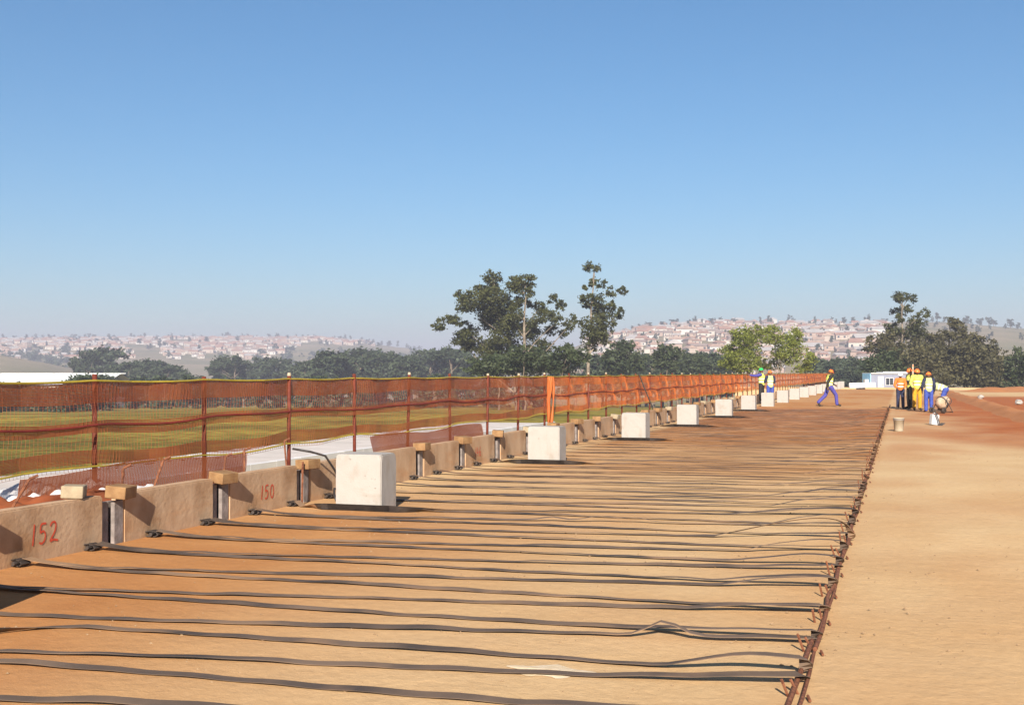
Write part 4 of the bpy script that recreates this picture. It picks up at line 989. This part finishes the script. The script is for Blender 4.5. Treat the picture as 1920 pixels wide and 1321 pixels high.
    vz = [(B['pelvis'] + ax * .02, B['waist'], .158, .152), (B['waist'], B['chest'], .152, .176), (B['chest'], B['neck'] - ax * .06, .15, .085),
          (B['ls'] * .72 + B['rs'] * .28, B['rs'] * .72 + B['ls'] * .28, .094, .094)]
    vm = blob_mesh(vz, [], .018, [vest, M['silver']], 2)
    for pl in vm.polygons:
        q = (Vector(pl.center) - B['pelvis']).dot(ax)
        if .10 < q < .15 or .24 < q < .29: pl.material_index = 1
    link('vest', vm, root)
    for a in 'lr':
        link('boot', blob_mesh([(B[a + 'a'] + Vector((0, 0, .03)), B[a + 'a'], .055, .055), (B[a + 'a'], B[a + 't'], .052, .046)], [], .016, M['boot'], 1), root)
    mb = MB(); mb.lathe([(0, .108), (.05, .100), (.088, .072), (.108, .03), (.114, 0), (.130, -.004), (.128, -.014), (.108, -.012)], 20)
    mb.add([(x, .09 + y, z) for x, y, z in [(-.085, 0, -.002), (.085, 0, -.002), (.06, .065, -.016), (-.06, .065, -.016), (-.085, 0, -.012), (.085, 0, -.012), (.06, .065, -.024), (-.06, .065, -.024)]], [(0, 1, 2, 3), (7, 6, 5, 4), (1, 5, 6, 2), (2, 6, 7, 3), (3, 7, 4, 0)])
    mb.box((0, 0, .105), (.03, .17, .012))
    h = mb.build('helmet', hat, root, True, hd + up * .035, hq.to_euler())
    return root
def gp(px, Z, z=0): p = W((px - 960) / F * Z, Z); p.z = z; return p
# walking to the right
walk = dict(head=(0, .07, 1.58), neck=(0, .03, 1.45), chest=(0, .01, 1.29), lk=(-.10, -.16, .52), la=(-.11, -.52, .20), lt=(-.11, -.42, .05), rk=(.10, .28, .54), ra=(.11, .32, .11), rt=(.12, .49, .06),
            le=(-.24, .16, 1.15), lw=(-.22, .36, 1.02), re=(.25, -.20, 1.16), rw=(.26, -.20, .91), pelvis=(0, 0, .93), lh=(-.095, -.02, .91), rh=(.095, .02, .91))
person(gp(1555, 56), TH - R(78), 1.76, 'person in yellow vest and blue trousers striding across the pad alone', M['lime_vest'], M['black'], M['purple'], M['hat_o'], walk)
person(gp(1444, 58.5), TH + R(8), 1.70, 'person in pale lime vest and orange helmet at the fence', M['pale_vest'], M['navy'], M['blue'], M['hat_o'], dict(le=(-.25, .10, 1.16), lw=(-.14, .30, 1.16), re=(.25, .08, 1.15), rw=(.18, .28, 1.10)))
person(gp(1428, 60.5), TH + R(55), 1.84, 'person in green helmet reaching an arm to the fence', M['lime_vest'], M['purple'], M['black'], M['hat_g'], dict(le=(-.34, .22, 1.36), lw=(-.36, .46, 1.40), re=(.28, .24, 1.32), rw=(.20, .46, 1.38)))
person(gp(1688, 52.6), TH + R(160), 1.60, 'person in orange vest and white helmet left of the group', M['orange_vest'], M['orange_vest'], M['navy'], M['hat_w'], dict(lw=(-.16, .20, 1.0), rw=(.16, .22, 1.0), re=(.27, .02, 1.14)))
person(gp(1706, 52.8), TH + R(100), 1.78, 'person in yellow vest and dark trousers holding the staff', M['lime_vest'], M['black'], M['black'], M['hat_o'], dict(le=(-.26, .10, 1.16), lw=(-.16, .33, 1.20), re=(.26, .06, 1.13), rw=(.22, .22, .98)))
person(gp(1719, 50.6), TH + R(175), 1.76, 'person in yellow vest and yellow trousers in the group', M['lime_vest'], M['lime_vest'], M['yellow'], M['hat_o'], dict(lw=(-.10, .20, .98), rw=(.20, .18, .95), re=(.27, .0, 1.13)))
person(gp(1741, 48.2), TH - R(6), 1.62, 'person in pale vest and blue trousers seen from behind', M['pale_vest'], M['navy'], M['blue'], M['hat_o'], dict(le=(-.27, .02, 1.13), lw=(-.24, .16, .92)))
bend = dict(pelvis=(0, -.12, .90), waist=(0, .04, .98), chest=(0, .28, 1.02), neck=(0, .43, 1.02), head=(0, .56, .98), ls=(-.185, .36, 1.04), rs=(.185, .36, 1.04), le=(-.22, .46, .78), re=(.22, .46, .78), lw=(-.16, .58, .60), rw=(.16, .58, .60),
            lh=(-.095, -.12, .88), rh=(.095, -.12, .88), lk=(-.13, .02, .48), rk=(.13, .02, .48), la=(-.15, -.06, .09), ra=(.15, -.06, .09), lt=(-.16, .11, .04), rt=(.16, .11, .04))
person(gp(1767, 50.5), TH + R(62), 1.72, 'person bending over the concrete mixer', M['pale_vest'], M['navy'], M['blue'], M['hat_w'], bend)
# survey staff
st = gp(1711.5, 52.3); mb = MB(); mb.box((0, 0, .98), (.055, .03, 1.96))
so_ = mb.build('survey_staff', M['pale'], loc=st, rot=(0, 0, TH)); tag(so_, 'pale upright survey staff held among the workers', 'staff')
mb = MB()
for k in range(0, 19, 2): mb.box((0, -.017, .1 + k * .1), (.045, .003, .05))
mb.build('graduation', M['hat_o'], so_)
# concrete mixer
mx = empty('concrete_mixer', gp(1766, 47.2), TH + R(25)); mx.scale = (.78, .78, .78); tag(mx, 'small dusty concrete mixer with round drum beside the workers', 'mixer')
Mr = Matrix.Rotation(R(62), 3, 'Y')
mb = MB(); mb.lathe([(0, -.30), (.16, -.30), (.30, -.14), (.33, .02), (.30, .14), (.19, .34), (.20, .36), (.17, .36), (.15, .33), (.26, .12), (.0, -.2)], 24, Mr, (0, 0, .52)); dr = mb.build('drum', M['drum'], mx, True)
mb = MB(); mb.lathe([(.332, -.02), (.352, -.02), (.352, .05), (.332, .05)], 24, Mr, (0, 0, .52)); mb.build('ring_gear', M['darksteel'], dr)
mb = MB(); mb.tube([(-.3, -.38, .04), (0, -.40, .52), (.34, -.38, .03)], .022, 6); mb.tube([(-.3, .38, .04), (0, .40, .52), (.34, .38, .03)], .022, 6); mb.tube([(-.3, -.38, .10), (-.3, .38, .10)], .022, 6); mb.tube([(.34, -.38, .06), (.34, .38, .06)], .022, 6); mb.build('frame', M['darksteel'], mx)
for s in (-1, 1):
    mb = MB(); mb.lathe([(.05, -.03), (.13, -.035), (.15, 0), (.13, .035), (.05, .03)], 18, Matrix.Rotation(R(90), 3, 'X'), (-.3, s * .43, .15)); mb.build('wheel', M['boot'], mx, True)
mb = MB(); mb.lathe([(.155, -.012), (.18, -.012), (.18, .012), (.155, .012), (.155, -.012)], 20, Matrix.Rotation(R(90), 3, 'X'), (0, -.46, .62)); mb.tube([(-.16, -.46, .62), (.16, -.46, .62)], .01, 5); mb.build('tilt_wheel', M['darksteel'], mx)
mb = MB(); mb.box((.22, .30, .30), (.26, .22, .28)); mb.build('motor_box', M['darksteel'], mx)
# bucket
bk = empty('bucket', gp(1684.5, 32.6)); tag(bk, 'pale plastic bucket standing alone on the pad', 'bucket')
mb = MB(); mb.lathe([(0, .004), (.118, .004), (.122, .01), (.140, .345), (.146, .345), (.146, .365), (.136, .365), (.118, .02), (0, .016)], 28); mb.build('body', M['pale'], bk, True)
mb = MB(); mb.lathe([(.139, .315), (.147, .317), (.147, .325), (.140, .327)], 28); mb.build('rim', M['white'], bk)
mb = MB(); mb.tube([(.148 * math.cos(a), -.148 * math.sin(a) * .6 - .02 * math.sin(a), .335 - .17 * math.sin(a)) for a in np.linspace(0, math.pi, 14)], .004, 5); mb.build('handle', M['darksteel'], bk)
# white jerrycan
jc = empty('jerrycan', gp(1750, 36.4), TH + R(12)); jc.rotation_euler = (0, R(7), TH + R(12)); tag(jc, 'white plastic jerrycan standing before the workers', 'jerrycan')
mb = MB(); mb.box((0, 0, .165), (.24, .17, .32)); me = bevel_mesh(mb.mesh('body', M['white']), .028, 3); link('body', me, jc)
mb = MB(); mb.tube([(-.07, 0, .315), (-.05, 0, .365), (.04, 0, .365), (.06, 0, .315)], .014, 6); mb.build('handle', M['white'], jc)
mb = MB(); mb.lathe([(.028, .31), (.028, .365), (0, .368)], 12, None, (.088, 0, 0)); mb.build('cap', M['darksteel'], jc)
mb = MB(); mb.tube([(0, 0, .0), (-.03, .05, .20), (-.20, .10, .62)], .018, 6); mb.box((.02, 0, .02), (.22, .18, .014), Matrix.Rotation(R(-25), 3, 'Y')); mb.box((.02, 0, .035), (.05, .04, .05))
tag(mb.build('shovel', M['darksteel'], loc=gp(1762, 36.2), rot=(0, 0, TH + .4)), 'dark shovel leaning beside the white jerrycan', 'shovel')
# rubble beside the windrow
for (px, Z) in [(1910, 58), (1838, 70)]:
    bm = bmesh.new(); bmesh.ops.create_icosphere(bm, subdivisions=2, radius=.20); rr_ = random.Random(px)
    for v in bm.verts: v.co *= rr_.uniform(.7, 1.15); v.co.z *= .7
    me = bpy.data.meshes.new('pale_rock'); bm.to_mesh(me); bm.free(); me.materials.append(M['block'])
    tag(link('pale_rock', me, None, gp(px, Z, .16)), 'pale rock lying on the earth windrow', 'rock', 'pale rocks on the windrow')

# ------------------------------------------------------------------ haze: even air round the whole place
bm = bmesh.new(); bmesh.ops.create_cube(bm, size=1); bmesh.ops.scale(bm, vec=(19000, 19000, 165), verts=bm.verts[:]); bmesh.ops.translate(bm, vec=(0, 0, 165 / 2 - 60), verts=bm.verts[:])
me = bpy.data.meshes.new('haze'); bm.to_mesh(me); bm.free(); hm = bpy.data.materials.new('haze'); hm.use_nodes = True; t = hm.node_tree
t.nodes.remove(t.nodes['Principled BSDF']); pv = t.nodes.new('ShaderNodeVolumePrincipled'); pv.inputs['Anisotropy'].default_value = .12; pv.inputs['Color'].default_value = (.86, .86, 1, 1); pv.inputs['Density'].default_value = .00043
t.links.new(pv.outputs[0], t.nodes['Material Output'].inputs['Volume']); me.materials.append(hm)
hz = link('haze', me); tag(hz, 'thin pale morning haze in the air', kind='stuff')
for p_ in pats:
    if not used[pats.index(p_)]:
        for c_ in list(p_.children): bpy.data.objects.remove(c_)
        bpy.data.objects.remove(p_)
print('TERRAIN MIN', Hh.min(), 'MAX', Hh.max())
